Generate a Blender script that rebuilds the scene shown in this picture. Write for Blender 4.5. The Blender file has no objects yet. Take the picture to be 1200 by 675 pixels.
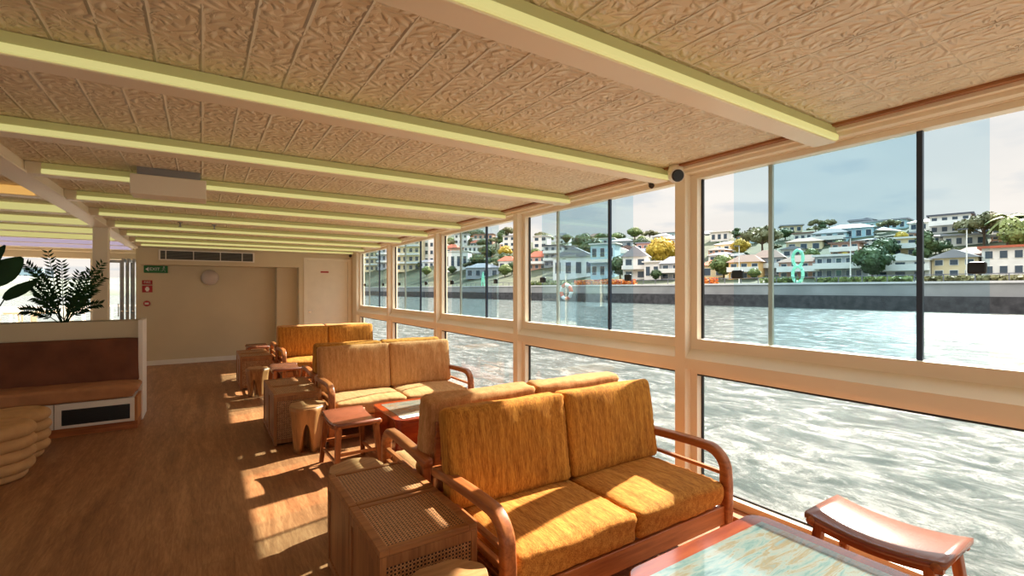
import bpy, bmesh, math, random
from mathutils import Vector, Matrix, noise
S = bpy.context.scene
COL = S.collection
PI = math.pi
rnd = random.Random(7)

# ------------------------------------------------------------------ camera, light, exposure
YAW = math.radians(33.15); FPX = 556.5; EYE = 1.58; HOR = 339.2
SN, CS = math.sin(YAW), math.cos(YAW)
cd = bpy.data.cameras.new('camera'); cam = bpy.data.objects.new('camera', cd); COL.objects.link(cam)
cam.location = (0, 0, EYE); cam.rotation_euler = (PI/2, 0, -YAW)
cd.sensor_width = 36; cd.lens = FPX/1200*36; cd.shift_y = 1.7/1200; cd.clip_start = .05; cd.clip_end = 2000
S.camera = cam
S.view_settings.view_transform = 'Standard'; S.view_settings.look = 'None'
S.view_settings.gamma = 1; S.view_settings.use_curve_mapping = False
S.view_settings.exposure = 0.62
SUN_AZ, SUN_EL = math.radians(78), math.radians(39.2)      # azimuth from +Y towards +X
sd = bpy.data.lights.new('sun', 'SUN'); sd.energy = 11.0; sd.color = (1, .89, .74); sd.angle = math.radians(.8)
sun = bpy.data.objects.new('sun', sd); COL.objects.link(sun)
sdir = Vector((math.sin(SUN_AZ)*math.cos(SUN_EL), math.cos(SUN_AZ)*math.cos(SUN_EL), math.sin(SUN_EL)))
sun.rotation_euler = sdir.to_track_quat('Z', 'Y').to_euler(); sun.location = (20, 4, 15)

def nd(nt, t, **kw):
    n = nt.nodes.new(t)
    for k, v in kw.items():
        if k.startswith('i_'):
            key = k[2:]
            key = int(key) if key.isdigit() else key.replace('_', ' ')
            s = n.inputs[key]
            if hasattr(v, 'is_linked'): nt.links.new(v, s)
            else: s.default_value = v
        else: setattr(n, k, v)
    return n
def mth(nt, op, a, b=0.0, c=None, clamp=False):
    n = nt.nodes.new('ShaderNodeMath'); n.operation = op; n.use_clamp = clamp
    for i, v in enumerate((a, b) if c is None else (a, b, c)):
        if hasattr(v, 'is_linked'): nt.links.new(v, n.inputs[i])
        else: n.inputs[i].default_value = v
    return n.outputs[0]
def ramp(nt, fac, stops):
    n = nt.nodes.new('ShaderNodeValToRGB'); e = n.color_ramp.elements
    while len(e) < len(stops): e.new(.5)
    for i, (p, c) in enumerate(stops):
        e[i].position = p; e[i].color = (*c, 1) if len(c) == 3 else c
    nt.links.new(fac, n.inputs[0]); return n.outputs[0]
def mixc(nt, fac, a, b, blend='MIX'):
    n = nt.nodes.new('ShaderNodeMix'); n.data_type = 'RGBA'; n.blend_type = blend
    for i, v in ((0, fac), (6, a), (7, b)):
        if hasattr(v, 'is_linked'): nt.links.new(v, n.inputs[i])
        else: n.inputs[i].default_value = (*v, 1) if isinstance(v, tuple) and len(v) == 3 else v
    return n.outputs[2]

# sky: pale hazy gradient with soft clouds
W = bpy.data.worlds.new('sky'); S.world = W; W.use_nodes = True; nt = W.node_tree; nt.nodes.clear()
tc = nd(nt, 'ShaderNodeTexCoord'); sp = nd(nt, 'ShaderNodeSeparateXYZ', i_0=tc.outputs['Generated'])
zc = mth(nt, 'MAXIMUM', sp.outputs[2], 0.0)
base = ramp(nt, zc, [(0, (.97, .88, .79)), (.14, (.90, .86, .81)), (.34, (.80, .82, .82)), (.6, (.62, .70, .76)), (1, (.60, .68, .74))])
high = ramp(nt, zc, [(.34, (0, 0, 0)), (.62, (1, 1, 1))])      # extra sky brightness added above the view to light the room
den = mth(nt, 'ADD', zc, .12)
cv = nd(nt, 'ShaderNodeCombineXYZ', i_0=mth(nt, 'DIVIDE', sp.outputs[0], den), i_1=mth(nt, 'DIVIDE', sp.outputs[1], den), i_2=0.0)
n1 = nd(nt, 'ShaderNodeTexNoise', i_Vector=cv.outputs[0], i_Scale=.8, i_Detail=6.0, i_Roughness=.55)
cl = ramp(nt, n1.outputs[0], [(.42, (0, 0, 0)), (.66, (1, 1, 1))])
n2 = nd(nt, 'ShaderNodeTexNoise', i_Vector=cv.outputs[0], i_Scale=1.5, i_Detail=4.0)
dk = ramp(nt, n2.outputs[0], [(.54, (0, 0, 0)), (.64, (1, 1, 1))])
c1 = mixc(nt, mth(nt, 'MULTIPLY', cl, .75), base, (1.0, .95, .89))
c1 = mixc(nt, mth(nt, 'MULTIPLY', dk, .5), c1, (.62, .68, .73))
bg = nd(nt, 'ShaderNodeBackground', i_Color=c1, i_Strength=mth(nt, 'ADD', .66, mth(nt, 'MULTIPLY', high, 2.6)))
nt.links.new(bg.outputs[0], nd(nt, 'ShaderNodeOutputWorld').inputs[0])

# ------------------------------------------------------------------ materials
M = {}
def srgb(r, g, b):
    f = lambda c: (c/255/12.92) if c/255 <= .04045 else ((c/255+.055)/1.055)**2.4
    return (f(r), f(g), f(b))
def mat(name, col, rough=.6, metal=0.0, spec=.5, var=0, vscale=6, bump=0, bscale=40, coat=0):
    m = bpy.data.materials.new(name); m.use_nodes = True; nt = m.node_tree
    b = nt.nodes['Principled BSDF']; b.inputs['Roughness'].default_value = rough
    b.inputs['Metallic'].default_value = metal; b.inputs['Specular IOR Level'].default_value = spec
    b.inputs['Coat Weight'].default_value = coat
    tc = nd(nt, 'ShaderNodeTexCoord')
    nz = nd(nt, 'ShaderNodeTexNoise', i_Vector=tc.outputs['Object'], i_Scale=float(vscale), i_Detail=4.0)
    v = var or .06
    lo = tuple(c*(1-v) for c in col); hi = tuple(min(1, c*(1+v)) for c in col)
    nt.links.new(ramp(nt, nz.outputs[0], [(.3, lo), (.7, hi)]), b.inputs['Base Color'])
    if bump:
        n2 = nd(nt, 'ShaderNodeTexNoise', i_Vector=tc.outputs['Object'], i_Scale=float(bscale), i_Detail=3.0)
        nt.links.new(nd(nt, 'ShaderNodeBump', i_Strength=bump, i_Distance=.01, i_Height=n2.outputs[0]).outputs[0], b.inputs['Normal'])
    M[name] = m; return m
def streak(name, c0, c1, axis, rough=.5, sc=60, stretch=14, bump=.15, coat=0, spec=.4, mid=None):
    """fine streaks running along one object axis: wood grain or slub fabric"""
    m = bpy.data.materials.new(name); m.use_nodes = True; nt = m.node_tree; b = nt.nodes['Principled BSDF']
    b.inputs['Roughness'].default_value = rough; b.inputs['Coat Weight'].default_value = coat
    b.inputs['Specular IOR Level'].default_value = spec; b.inputs['Coat Roughness'].default_value = .12
    tc = nd(nt, 'ShaderNodeTexCoord'); s = [1.0, 1.0, 1.0]; s[axis] = 1/stretch
    mp = nd(nt, 'ShaderNodeMapping', i_Vector=tc.outputs['Object'], i_Scale=tuple(s))
    a = nd(nt, 'ShaderNodeTexNoise', i_Vector=mp.outputs[0], i_Scale=float(sc), i_Detail=5.0, i_Roughness=.65)
    w = nd(nt, 'ShaderNodeTexNoise', i_Vector=mp.outputs[0], i_Scale=sc/6, i_Detail=2.0)
    f = mth(nt, 'ADD', mth(nt, 'MULTIPLY', a.outputs[0], .65), mth(nt, 'MULTIPLY', w.outputs[0], .35))
    st = [(.36, c0), (.62, c1)] if not mid else [(.34, c0), (.5, mid), (.62, c1)]
    nt.links.new(ramp(nt, f, st), b.inputs['Base Color'])
    nt.links.new(nd(nt, 'ShaderNodeBump', i_Strength=bump, i_Distance=.004, i_Height=a.outputs[0]).outputs[0], b.inputs['Normal'])
    M[name] = m; return m
def fabric(name, c0, c1, mid, axis=2):
    m = streak(name, c0, c1, axis, rough=.85, sc=190, stretch=10, bump=.3, spec=.15, mid=mid)
    b = m.node_tree.nodes['Principled BSDF']; b.inputs['Sheen Weight'].default_value = .35; b.inputs['Sheen Roughness'].default_value = .4
    b.inputs['Sheen Tint'].default_value = (*c1, 1)
    return m
def emis(name, col, st, col2=None):
    m = bpy.data.materials.new(name); m.use_nodes = True; nt = m.node_tree; b = nt.nodes['Principled BSDF']
    tc = nd(nt, 'ShaderNodeTexCoord')
    nz = nd(nt, 'ShaderNodeTexNoise', i_Vector=tc.outputs['Object'], i_Scale=.7)
    c = ramp(nt, nz.outputs[0], [(.3, col), (.7, col2 or col)])
    b.inputs['Base Color'].default_value = (.4, .4, .22, 1); b.inputs['Roughness'].default_value = .6
    nt.links.new(c, b.inputs['Emission Color']); b.inputs['Emission Strength'].default_value = st
    M[name] = m; return m
paint = mat('cream_paint', srgb(238, 226, 202), .45, var=.03, vscale=2)
wallp = mat('wall_paint', srgb(212, 198, 166), .6, var=.04, vscale=1.5)
mat('white_paint', srgb(238, 232, 222), .5, var=.03)
mat('door_paint', srgb(232, 222, 200), .5, var=.03)
mat('grey_metal', srgb(150, 152, 155), .35, metal=.6)
mat('dark_metal', srgb(52, 60, 76), .35, metal=.5)
mat('aluminium', srgb(196, 184, 166), .35, metal=.3)
mat('black_rubber', srgb(22, 22, 26), .5)
mat('black_plastic', srgb(16, 17, 20), .3)
mat('chrome', srgb(190, 190, 190), .2, metal=1)
mat('green_sign', srgb(20, 110, 55), .4); mat('red_sign', srgb(170, 28, 34), .4); mat('white_sign', srgb(235, 235, 230), .5)
mat('grille_dark', srgb(40, 42, 44), .6); mat('vent_grey', srgb(120, 116, 106), .6)
mat('lamp_glass', srgb(205, 192, 182), .4)
mat('leather', srgb(132, 76, 54), .24, var=.12, vscale=9, spec=.9, bump=.08, bscale=120)
mat('velvet_brown', srgb(112, 66, 42), .9, var=.2, vscale=5, bump=.1)
mat('velvet_tan', srgb(176, 122, 80), .85, var=.15, vscale=7, bump=.1)
mat('pouf_tan', srgb(204, 160, 108), .9, var=.1, vscale=10, bump=.25, bscale=150)
for ax, nm in enumerate('xyz'):
    streak('teak_'+nm, srgb(128, 66, 30), srgb(190, 116, 62), ax, rough=.42, sc=38, stretch=16, coat=.15)
    streak('oak_'+nm, srgb(128, 78, 42), srgb(178, 120, 70), ax, rough=.5, sc=40, stretch=16)
streak('stump_wood', srgb(124, 72, 36), srgb(204, 146, 86), 2, rough=.45, sc=18, stretch=7)
streak('stump_top', srgb(150, 104, 62), srgb(200, 154, 104), 0, rough=.45, sc=20, stretch=5)
streak('bench_wood', srgb(170, 110, 62), srgb(208, 146, 90), 2, sc=30)
fabric('fabric_orange', srgb(128, 74, 30), srgb(212, 150, 64), srgb(184, 122, 48))
fabric('fabric_seat', srgb(132, 78, 30), srgb(210, 150, 70), srgb(188, 122, 52), axis=1)
fabric('fabric_tan', srgb(166, 112, 66), srgb(212, 160, 106), srgb(194, 140, 88))
fabric('fabric_tan_seat', srgb(176, 124, 74), srgb(218, 170, 116), srgb(200, 150, 98), axis=1)
streak('lacquer', srgb(112, 34, 14), srgb(176, 74, 30), 0, rough=.18, sc=12, stretch=5, coat=.8, bump=.02, mid=srgb(150, 54, 24))
emis('led_yellow', srgb(218, 210, 140), .50, srgb(210, 204, 128))
emis('backing_glow', srgb(196, 180, 100), .14, srgb(188, 172, 92))  # strip backing, not a lamp: emission imitates light reflected from the diffuser
emis('led_orange', srgb(240, 180, 96), .5)
emis('led_purple', srgb(196, 180, 216), .45)

def cane(name, a, b_):
    """woven cane: a lattice of small dark eyelets between pale strands"""
    m = bpy.data.materials.new(name); m.use_nodes = True; nt = m.node_tree; b = nt.nodes['Principled BSDF']
    b.inputs['Roughness'].default_value = .5
    tc = nd(nt, 'ShaderNodeTexCoord'); s = nd(nt, 'ShaderNodeSeparateXYZ', i_0=tc.outputs['Object'])
    P = .0165
    def cell(o):
        fx = mth(nt, 'SUBTRACT', mth(nt, 'FRACT', mth(nt, 'ADD', mth(nt, 'DIVIDE', s.outputs[a], P), o)), .5)
        fy = mth(nt, 'SUBTRACT', mth(nt, 'FRACT', mth(nt, 'ADD', mth(nt, 'DIVIDE', s.outputs[b_], P), o)), .5)
        return mth(nt, 'SQRT', mth(nt, 'ADD', mth(nt, 'MULTIPLY', fx, fx), mth(nt, 'MULTIPLY', fy, fy)))
    d = cell(100.0); d2 = cell(100.5)
    h = mth(nt, 'LESS_THAN', d, .31); h2 = mth(nt, 'LESS_THAN', d2, .12)
    hole = mth(nt, 'MAXIMUM', h, h2)
    nz = nd(nt, 'ShaderNodeTexNoise', i_Vector=tc.outputs['Object'], i_Scale=60.0)
    straw = ramp(nt, nz.outputs[0], [(.3, srgb(176, 122, 76)), (.7, srgb(214, 162, 110))])
    nt.links.new(mixc(nt, hole, straw, srgb(44, 24, 14)), b.inputs['Base Color'])
    nt.links.new(nd(nt, 'ShaderNodeBump', i_Strength=.6, i_Distance=.003, i_Height=mth(nt, 'SUBTRACT', 1.0, hole)).outputs[0], b.inputs['Normal'])
    M[name] = m
cane('cane_top', 0, 1); cane('cane_front', 0, 2); cane('cane_side', 1, 2)

def floor_mat():
    m = bpy.data.materials.new('floor_planks'); m.use_nodes = True; nt = m.node_tree; b = nt.nodes['Principled BSDF']
    b.inputs['Roughness'].default_value = .42; b.inputs['Specular IOR Level'].default_value = .35
    tc = nd(nt, 'ShaderNodeTexCoord')
    mp = nd(nt, 'ShaderNodeMapping', i_Vector=tc.outputs['Object'], i_Rotation=(0, 0, PI/2))
    br = nd(nt, 'ShaderNodeTexBrick', i_Vector=mp.outputs[0], i_Scale=1.0, i_Mortar_Size=.0016, i_Brick_Width=1.3, i_Row_Height=.16)
    br.inputs['Color1'].default_value = (.35, .35, .35, 1); br.inputs['Color2'].default_value = (.65, .65, .65, 1); br.inputs['Mortar'].default_value = (0, 0, 0, 1)
    m2 = nd(nt, 'ShaderNodeMapping', i_Vector=tc.outputs['Object'], i_Scale=(1, .12, 1))
    g = nd(nt, 'ShaderNodeTexNoise', i_Vector=m2.outputs[0], i_Scale=55.0, i_Detail=6.0, i_Roughness=.7, i_Distortion=.6)
    w = nd(nt, 'ShaderNodeTexNoise', i_Vector=m2.outputs[0], i_Scale=6.0, i_Detail=3.0, i_Distortion=1.5)
    f = mth(nt, 'ADD', mth(nt, 'MULTIPLY', g.outputs[0], .5), mth(nt, 'MULTIPLY', w.outputs[0], .4))
    f = mth(nt, 'ADD', f, mth(nt, 'MULTIPLY', nd(nt, 'ShaderNodeSeparateColor', i_0=br.outputs[0]).outputs[0], .1))
    nt.links.new(ramp(nt, f, [(.34, srgb(118, 76, 46)), (.5, srgb(154, 106, 68)), (.64, srgb(184, 136, 92))]), b.inputs['Base Color'])
    nt.links.new(nd(nt, 'ShaderNodeBump', i_Strength=.12, i_Distance=.003, i_Height=g.outputs[0]).outputs[0], b.inputs['Normal'])
    M['floor'] = m
floor_mat()
def ceiling_mat():
    m = bpy.data.materials.new('pressed_tin'); m.use_nodes = True; nt = m.node_tree; b = nt.nodes['Principled BSDF']
    b.inputs['Roughness'].default_value = .5
    tc = nd(nt, 'ShaderNodeTexCoord')
    s = nd(nt, 'ShaderNodeSeparateXYZ', i_0=tc.outputs['Object'])
    X, Y = s.outputs[0], s.outputs[1]
    def fr(v, p, o=0.0): return mth(nt, 'SUBTRACT', mth(nt, 'FRACT', mth(nt, 'ADD', mth(nt, 'DIVIDE', v, p), 50+o)), .5)
    def ridge(v, p, w):     # raised rib at each cell border
        a = mth(nt, 'ABSOLUTE', fr(v, p, .5)); return mth(nt, 'SUBTRACT', 1.0, mth(nt, 'DIVIDE', mth(nt, 'MINIMUM', a, w), w))
    r1 = ridge(X, .155, .07); r2 = mth(nt, 'MULTIPLY', ridge(Y, .31, .03), .55)
    fx, fy = fr(X, .31), fr(Y, .31)
    r = mth(nt, 'SQRT', mth(nt, 'ADD', mth(nt, 'MULTIPLY', fx, fx), mth(nt, 'MULTIPLY', fy, fy)))
    th = mth(nt, 'ARCTAN2', fy, fx)
    sw = mth(nt, 'SINE', mth(nt, 'ADD', mth(nt, 'MULTIPLY', th, 8.0), mth(nt, 'MULTIPLY', mth(nt, 'SINE', mth(nt, 'MULTIPLY', r, 16.0)), 1.6)))
    rg = mth(nt, 'SINE', mth(nt, 'MULTIPLY', r, 27.0))
    mo = mth(nt, 'MULTIPLY', mth(nt, 'MULTIPLY', sw, rg), .8)
    mo = mth(nt, 'MAXIMUM', mo, 0.0)
    nz = nd(nt, 'ShaderNodeTexNoise', i_Vector=tc.outputs['Object'], i_Scale=15.0, i_Detail=3.0, i_Distortion=.6)
    vo = mth(nt, 'MULTIPLY', ramp(nt, nz.outputs[0], [(.5, (0, 0, 0)), (.58, (1, 1, 1))]), .35)
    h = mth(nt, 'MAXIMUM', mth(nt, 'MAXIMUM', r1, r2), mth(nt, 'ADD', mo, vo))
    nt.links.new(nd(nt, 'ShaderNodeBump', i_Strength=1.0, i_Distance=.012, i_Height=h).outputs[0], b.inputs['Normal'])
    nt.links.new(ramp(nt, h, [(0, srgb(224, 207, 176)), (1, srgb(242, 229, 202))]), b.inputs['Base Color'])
    M['tin'] = m
ceiling_mat()
def art_mat():
    m = bpy.data.materials.new('abstract_painting'); m.use_nodes = True; nt = m.node_tree; b = nt.nodes['Principled BSDF']
    b.inputs['Roughness'].default_value = .16; b.inputs['Coat Weight'].default_value = .6
    tc = nd(nt, 'ShaderNodeTexCoord')
    mp = nd(nt, 'ShaderNodeMapping', i_Vector=tc.outputs['Object'], i_Rotation=(0, 0, .35), i_Scale=(1.2, 7, 1))
    a = nd(nt, 'ShaderNodeTexNoise', i_Vector=mp.outputs[0], i_Scale=3.2, i_Detail=8.0, i_Roughness=.72, i_Distortion=.5)
    nt.links.new(ramp(nt, a.outputs[0], [(.3, srgb(78, 104, 100)), (.42, srgb(118, 136, 128)), (.5, srgb(146, 144, 132)), (.58, srgb(142, 118, 86)), (.7, srgb(120, 134, 130))]), b.inputs['Base Color'])
    M['art'] = m
art_mat()
def glass_mat(name, tint, tr=1.0):
    m = bpy.data.materials.new(name); m.use_nodes = True; nt = m.node_tree; nt.nodes.clear()
    t = nd(nt, 'ShaderNodeBsdfTransparent', i_Color=(*tint, 1)); g = nd(nt, 'ShaderNodeBsdfGlossy', i_Color=(1, 1, 1, 1), i_Roughness=0.0)
    fz = nd(nt, 'ShaderNodeFresnel', i_IOR=1.4)
    mx = nd(nt, 'ShaderNodeMixShader', i_0=mth(nt, 'MULTIPLY', fz.outputs[0], .14)); nt.links.new(t.outputs[0], mx.inputs[1]); nt.links.new(g.outputs[0], mx.inputs[2])
    nt.links.new(mx.outputs[0], nd(nt, 'ShaderNodeOutputMaterial').inputs[0]); M[name] = m
glass_mat('glass_tint', (.86, .935, .965)); glass_mat('glass_clear', (.98, .985, .985))
def water_mat():
    m = bpy.data.materials.new('river_water'); m.use_nodes = True; nt = m.node_tree; b = nt.nodes['Principled BSDF']
    tc = nd(nt, 'ShaderNodeTexCoord'); s = nd(nt, 'ShaderNodeSeparateXYZ', i_0=tc.outputs['Object'])
    mp = nd(nt, 'ShaderNodeMapping', i_Vector=tc.outputs['Object'], i_Scale=(1.0, .55, 1), i_Rotation=(0, 0, .35))
    a = nd(nt, 'ShaderNodeTexNoise', i_Vector=mp.outputs[0], i_Scale=3.0, i_Detail=9.0, i_Roughness=.7, i_Distortion=.6)
    c = nd(nt, 'ShaderNodeTexNoise', i_Vector=mp.outputs[0], i_Scale=1.5, i_Detail=12.0, i_Roughness=.82, i_Distortion=.7)
    near = mth(nt, 'SUBTRACT', 1.0, mth(nt, 'DIVIDE', mth(nt, 'SUBTRACT', s.outputs[0], 3.0), 16.0), clamp=True)
    foam = mth(nt, 'ADD', c.outputs[0], mth(nt, 'MULTIPLY', near, .06))
    fm = ramp(nt, foam, [(.48, (0, 0, 0)), (.70, (1, 1, 1))])
    col = mixc(nt, fm, srgb(74, 84, 80), srgb(142, 142, 137))
    nt.links.new(col, b.inputs['Base Color'])
    b.inputs['Roughness'].default_value = .16; b.inputs['Specular IOR Level'].default_value = .17
    nt.links.new(mth(nt, 'ADD', mth(nt, 'MULTIPLY', fm, .4), .10), b.inputs['Roughness'])
    nt.links.new(nd(nt, 'ShaderNodeBump', i_Strength=1.0, i_Distance=.12, i_Height=a.outputs[0]).outputs[0], b.inputs['Normal'])
    M['water'] = m
water_mat()
mat('deck_pale', srgb(214, 196, 168), .6, var=.08)
mat('cream_top', srgb(232, 212, 176), .5)
mat('concrete', srgb(150, 146, 142), .85, var=.15, vscale=.3)
mat('cap_pale', srgb(214, 206, 200), .8, var=.08, vscale=.4)
mat('rock_dark', srgb(66, 62, 62), .9, var=.45, vscale=1.2)
mat('grass', srgb(60, 66, 42), .9, var=.45, vscale=.3)
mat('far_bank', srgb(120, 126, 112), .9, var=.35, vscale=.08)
mat('path_pale', srgb(190, 180, 164), .8)
def leaf(name, a, b_):
    m = mat(name, a, .6, spec=.3); nt = m.node_tree; b = nt.nodes['Principled BSDF']
    tc = nd(nt, 'ShaderNodeTexCoord'); n = nd(nt, 'ShaderNodeTexNoise', i_Vector=tc.outputs['Object'], i_Scale=1.3, i_Detail=3.0)
    nt.links.new(ramp(nt, n.outputs[0], [(.35, a), (.65, b_)]), b.inputs['Base Color'])
leaf('leaf_dark', srgb(44, 66, 40), srgb(84, 102, 58)); leaf('leaf_mid', srgb(78, 98, 50), srgb(130, 138, 76))
leaf('leaf_yellow', srgb(150, 128, 40), srgb(210, 178, 70)); leaf('leaf_olive', srgb(92, 92, 60), srgb(134, 128, 88))
leaf('leaf_house', srgb(14, 44, 22), srgb(34, 78, 36)); leaf('flower_orange', srgb(190, 70, 34), srgb(224, 158, 70))
mat('bark', srgb(92, 74, 58), .9)
mat('h_white', srgb(226, 220, 212), .7, vscale=.6); mat('h_cream', srgb(222, 198, 156), .7, vscale=.6); mat('h_yellow', srgb(222, 178, 112), .7, vscale=.6)
mat('h_grey', srgb(160, 162, 166), .7, vscale=.6); mat('h_pink', srgb(200, 150, 128), .7, vscale=.6); mat('h_blue', srgb(168, 196, 204), .7, vscale=.6)
mat('r_red', srgb(176, 92, 66), .8, vscale=1); mat('r_brown', srgb(128, 98, 84), .8, vscale=1); mat('r_grey', srgb(140, 138, 142), .8, vscale=1)
mat('r_white', srgb(220, 214, 206), .7, vscale=1); mat('r_blue', srgb(104, 112, 156), .7, vscale=1); mat('r_dark', srgb(80, 80, 88), .8, vscale=1)
mat('pane_dark', srgb(58, 72, 84), .15, spec=.6); mat('mint', srgb(140, 214, 180), .5); mat('ring_orange', srgb(216, 84, 48), .5)

# ------------------------------------------------------------------ mesh helpers
class MB:
    def __init__(s): s.v = []; s.f = []
    def add(s, vs, fs):
        o = len(s.v); s.v += [tuple(p) for p in vs]; s.f += [[i+o for i in f] for f in fs]; return s
    def box(s, x0, x1, y0, y1, z0, z1, mtx=None):
        vs = [Vector((x, y, z)) for z in (z0, z1) for y in (y0, y1) for x in (x0, x1)]
        if mtx: vs = [mtx @ p for p in vs]
        return s.add(vs, [(0, 2, 3, 1), (4, 5, 7, 6), (0, 1, 5, 4), (2, 6, 7, 3), (0, 4, 6, 2), (1, 3, 7, 5)])
    def bar(s, a, b, w, h=None, up=(0, 0, 1), taper=1.0):
        a, b = Vector(a), Vector(b); h = h or w; d = (b-a).normalized(); up = Vector(up)
        if abs(d.dot(up)) > .98: up = Vector((0, 1, 0))
        x = d.cross(up).normalized(); y = x.cross(d)
        vs = []
        for p, k in ((a, 1.0), (b, taper)):
            for i, j in ((-1, -1), (1, -1), (1, 1), (-1, 1)): vs.append(p+x*(i*w/2*k)+y*(j*h/2*k))
        return s.add(vs, [(3, 2, 1, 0), (4, 5, 6, 7), (0, 1, 5, 4), (1, 2, 6, 5), (2, 3, 7, 6), (3, 0, 4, 7)])
    def tube(s, pts, r, n=8, r1=None):
        pts = [Vector(p) for p in pts]; vs = []; fs = []; r1 = r if r1 is None else r1
        for i, p in enumerate(pts):
            d = (pts[min(i+1, len(pts)-1)]-pts[max(i-1, 0)]).normalized()
            up = Vector((0, 0, 1)) if abs(d.z) < .95 else Vector((0, 1, 0))
            x = d.cross(up).normalized(); y = x.cross(d); rr = r+(r1-r)*i/(len(pts)-1)
            for k in range(n): a = 2*PI*k/n; vs.append(p+x*(rr*math.cos(a))+y*(rr*math.sin(a)))
        for i in range(len(pts)-1):
            for k in range(n): fs.append((i*n+k, i*n+(k+1) % n, (i+1)*n+(k+1) % n, (i+1)*n+k))
        fs.append(tuple(range(n))[::-1]); fs.append(tuple((len(pts)-1)*n+k for k in range(n)))
        return s.add(vs, fs)
    def lathe(s, prof, n=32, c=(0, 0)):
        vs = []; fs = []
        for (r, z) in prof:
            for k in range(n): a = 2*PI*k/n; vs.append((c[0]+r*math.cos(a), c[1]+r*math.sin(a), z))
        for i in range(len(prof)-1):
            for k in range(n): fs.append((i*n+k, i*n+(k+1) % n, (i+1)*n+(k+1) % n, (i+1)*n+k))
        fs.append(tuple(range(n))[::-1]); fs.append(tuple((len(prof)-1)*n+k for k in range(n)))
        return s.add(vs, fs)
    def prism(s, poly, z0, z1):
        n = len(poly); vs = [(x, y, z) for z in (z0, z1) for x, y in poly]
        return s.add(vs, [tuple(range(n))[::-1], tuple(range(n, 2*n))]+[(i, (i+1) % n, n+(i+1) % n, n+i) for i in range(n)])
    def build(s, name, material, parent=None, loc=None, bevel=0, smooth=False, seg=2):
        me = bpy.data.meshes.new(name); me.from_pydata(s.v, [], s.f); me.update()
        bm = bmesh.new(); bm.from_mesh(me); bmesh.ops.recalc_face_normals(bm, faces=bm.faces); bm.to_mesh(me); bm.free()
        o = bpy.data.objects.new(name, me); COL.objects.link(o)
        me.materials.append(M[material] if isinstance(material, str) else material)
        if parent: o.parent = parent
        if loc: o.location = loc
        if smooth:
            for p in me.polygons: p.use_smooth = True
        if bevel:
            b = o.modifiers.new('bevel', 'BEVEL'); b.width = bevel; b.segments = seg; b.limit_method = 'ANGLE'
            for p in me.polygons: p.use_smooth = True
            try: o.modifiers.new('wn', 'WEIGHTED_NORMAL').keep_sharp = True
            except Exception: pass
        return o
def tag(o, label=None, cat=None, group=None, kind=None):
    if label: o['label'] = label
    if cat: o['category'] = cat
    if group: o['group'] = group
    if kind: o['kind'] = kind
    return o
def thing(name, label, cat, loc=(0, 0, 0), rz=0, group=None):
    o = bpy.data.objects.new(name, None); COL.objects.link(o); o.location = loc; o.rotation_euler = (0, 0, rz)
    o.empty_display_size = .1
    return tag(o, label, cat, group)
KIDS = {}
def copy_tree(o, parent=None):
    c = o.copy(); COL.objects.link(c)
    if parent: c.parent = parent
    for ch in [x for x in list(COL.objects) if x.parent == o]: copy_tree(ch, c)
    return c
def dup(o, label, loc, rz=0, sc=None, group=None):
    c = copy_tree(o); c.location = loc; c.rotation_euler = (0, 0, rz); c['label'] = label
    if sc: c.scale = sc if isinstance(sc, tuple) else (sc, sc, sc)
    if group: c['group'] = group
    return c
def struct(name, mb, m, parent=None, **k):
    o = mb.build(name, m, parent, **k)
    if not parent: o['kind'] = 'structure'
    return o
def cushion(w, d, h, seed=0, puff=.18, wr=.006, rad=.034, n=22):
    """soft box w (x) by d (y) by h (z), puffed in z, with creases"""
    bm = bmesh.new(); bmesh.ops.create_cube(bm, size=2); bmesh.ops.subdivide_edges(bm, edges=bm.edges, cuts=n, use_grid_fill=True)
    hx, hy, hz = w/2, d/2, h/2
    for v in bm.verts:
        a, b, c = v.co
        p = Vector((a*hx, b*hy, c*hz))
        q = Vector([max(-(H-rad), min(H-rad, t)) for t, H in zip(p, (hx, hy, hz))])
        e = p-q
        if e.length > 1e-6: p = q+e.normalized()*rad*min(1, e.length/rad*1.0 if e.length < rad else 1)
        ea = (1-abs(a)**3.2)*(1-abs(b)**3.2)
        p.z *= 1+puff*ea*2-puff*.55
        edge = max(abs(a), abs(b))
        s = noise.noise(Vector((p.x*9+seed*7, p.y*9, seed)))+.5*noise.noise(Vector((p.x*26, p.y*14+seed, seed*3)))
        cr = math.sin((a if abs(b) > abs(a) else b)*34+4*noise.noise(Vector((p.x*4, p.y*4, seed))))
        p.z += (1 if c > 0 else -1)*(s*wr+cr*wr*.5*max(0, edge-.55)*2)*(abs(c) > .5)
        k = 1+.012*math.sin(c*3+a*5+seed)
        p.x *= k; p.y *= k
        v.co = p
    me = bpy.data.meshes.new('cushion')
    bmesh.ops.recalc_face_normals(bm, faces=bm.faces)
    bm.to_mesh(me); bm.free()
    for p in me.polygons: p.use_smooth = True
    return me
def link_mesh(name, me, m, parent, loc=(0, 0, 0), rot=(0, 0, 0)):
    o = bpy.data.objects.new(name, me); COL.objects.link(o); o.parent = parent; o.location = loc; o.rotation_euler = rot
    me.materials.clear(); me.materials.append(M[m]); return o
def text_mesh(name, txt, size, m, parent, loc, rot, ext=.001):
    c = bpy.data.curves.new(name, 'FONT'); c.body = txt; c.size = size; c.extrude = ext; c.align_x = 'CENTER'; c.align_y = 'CENTER'
    t = bpy.data.objects.new(name+'_tmp', c); COL.objects.link(t)
    me = bpy.data.meshes.new_from_object(t); COL.objects.unlink(t); bpy.data.objects.remove(t)
    return link_mesh(name, me, m, parent, loc, rot)
def at(u, v, D):      # photo pixel at a depth -> world
    R = (u-600)/FPX*D
    return Vector((D*SN+R*CS, D*CS-R*SN, EYE-(v-HOR)/FPX*D))

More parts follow.
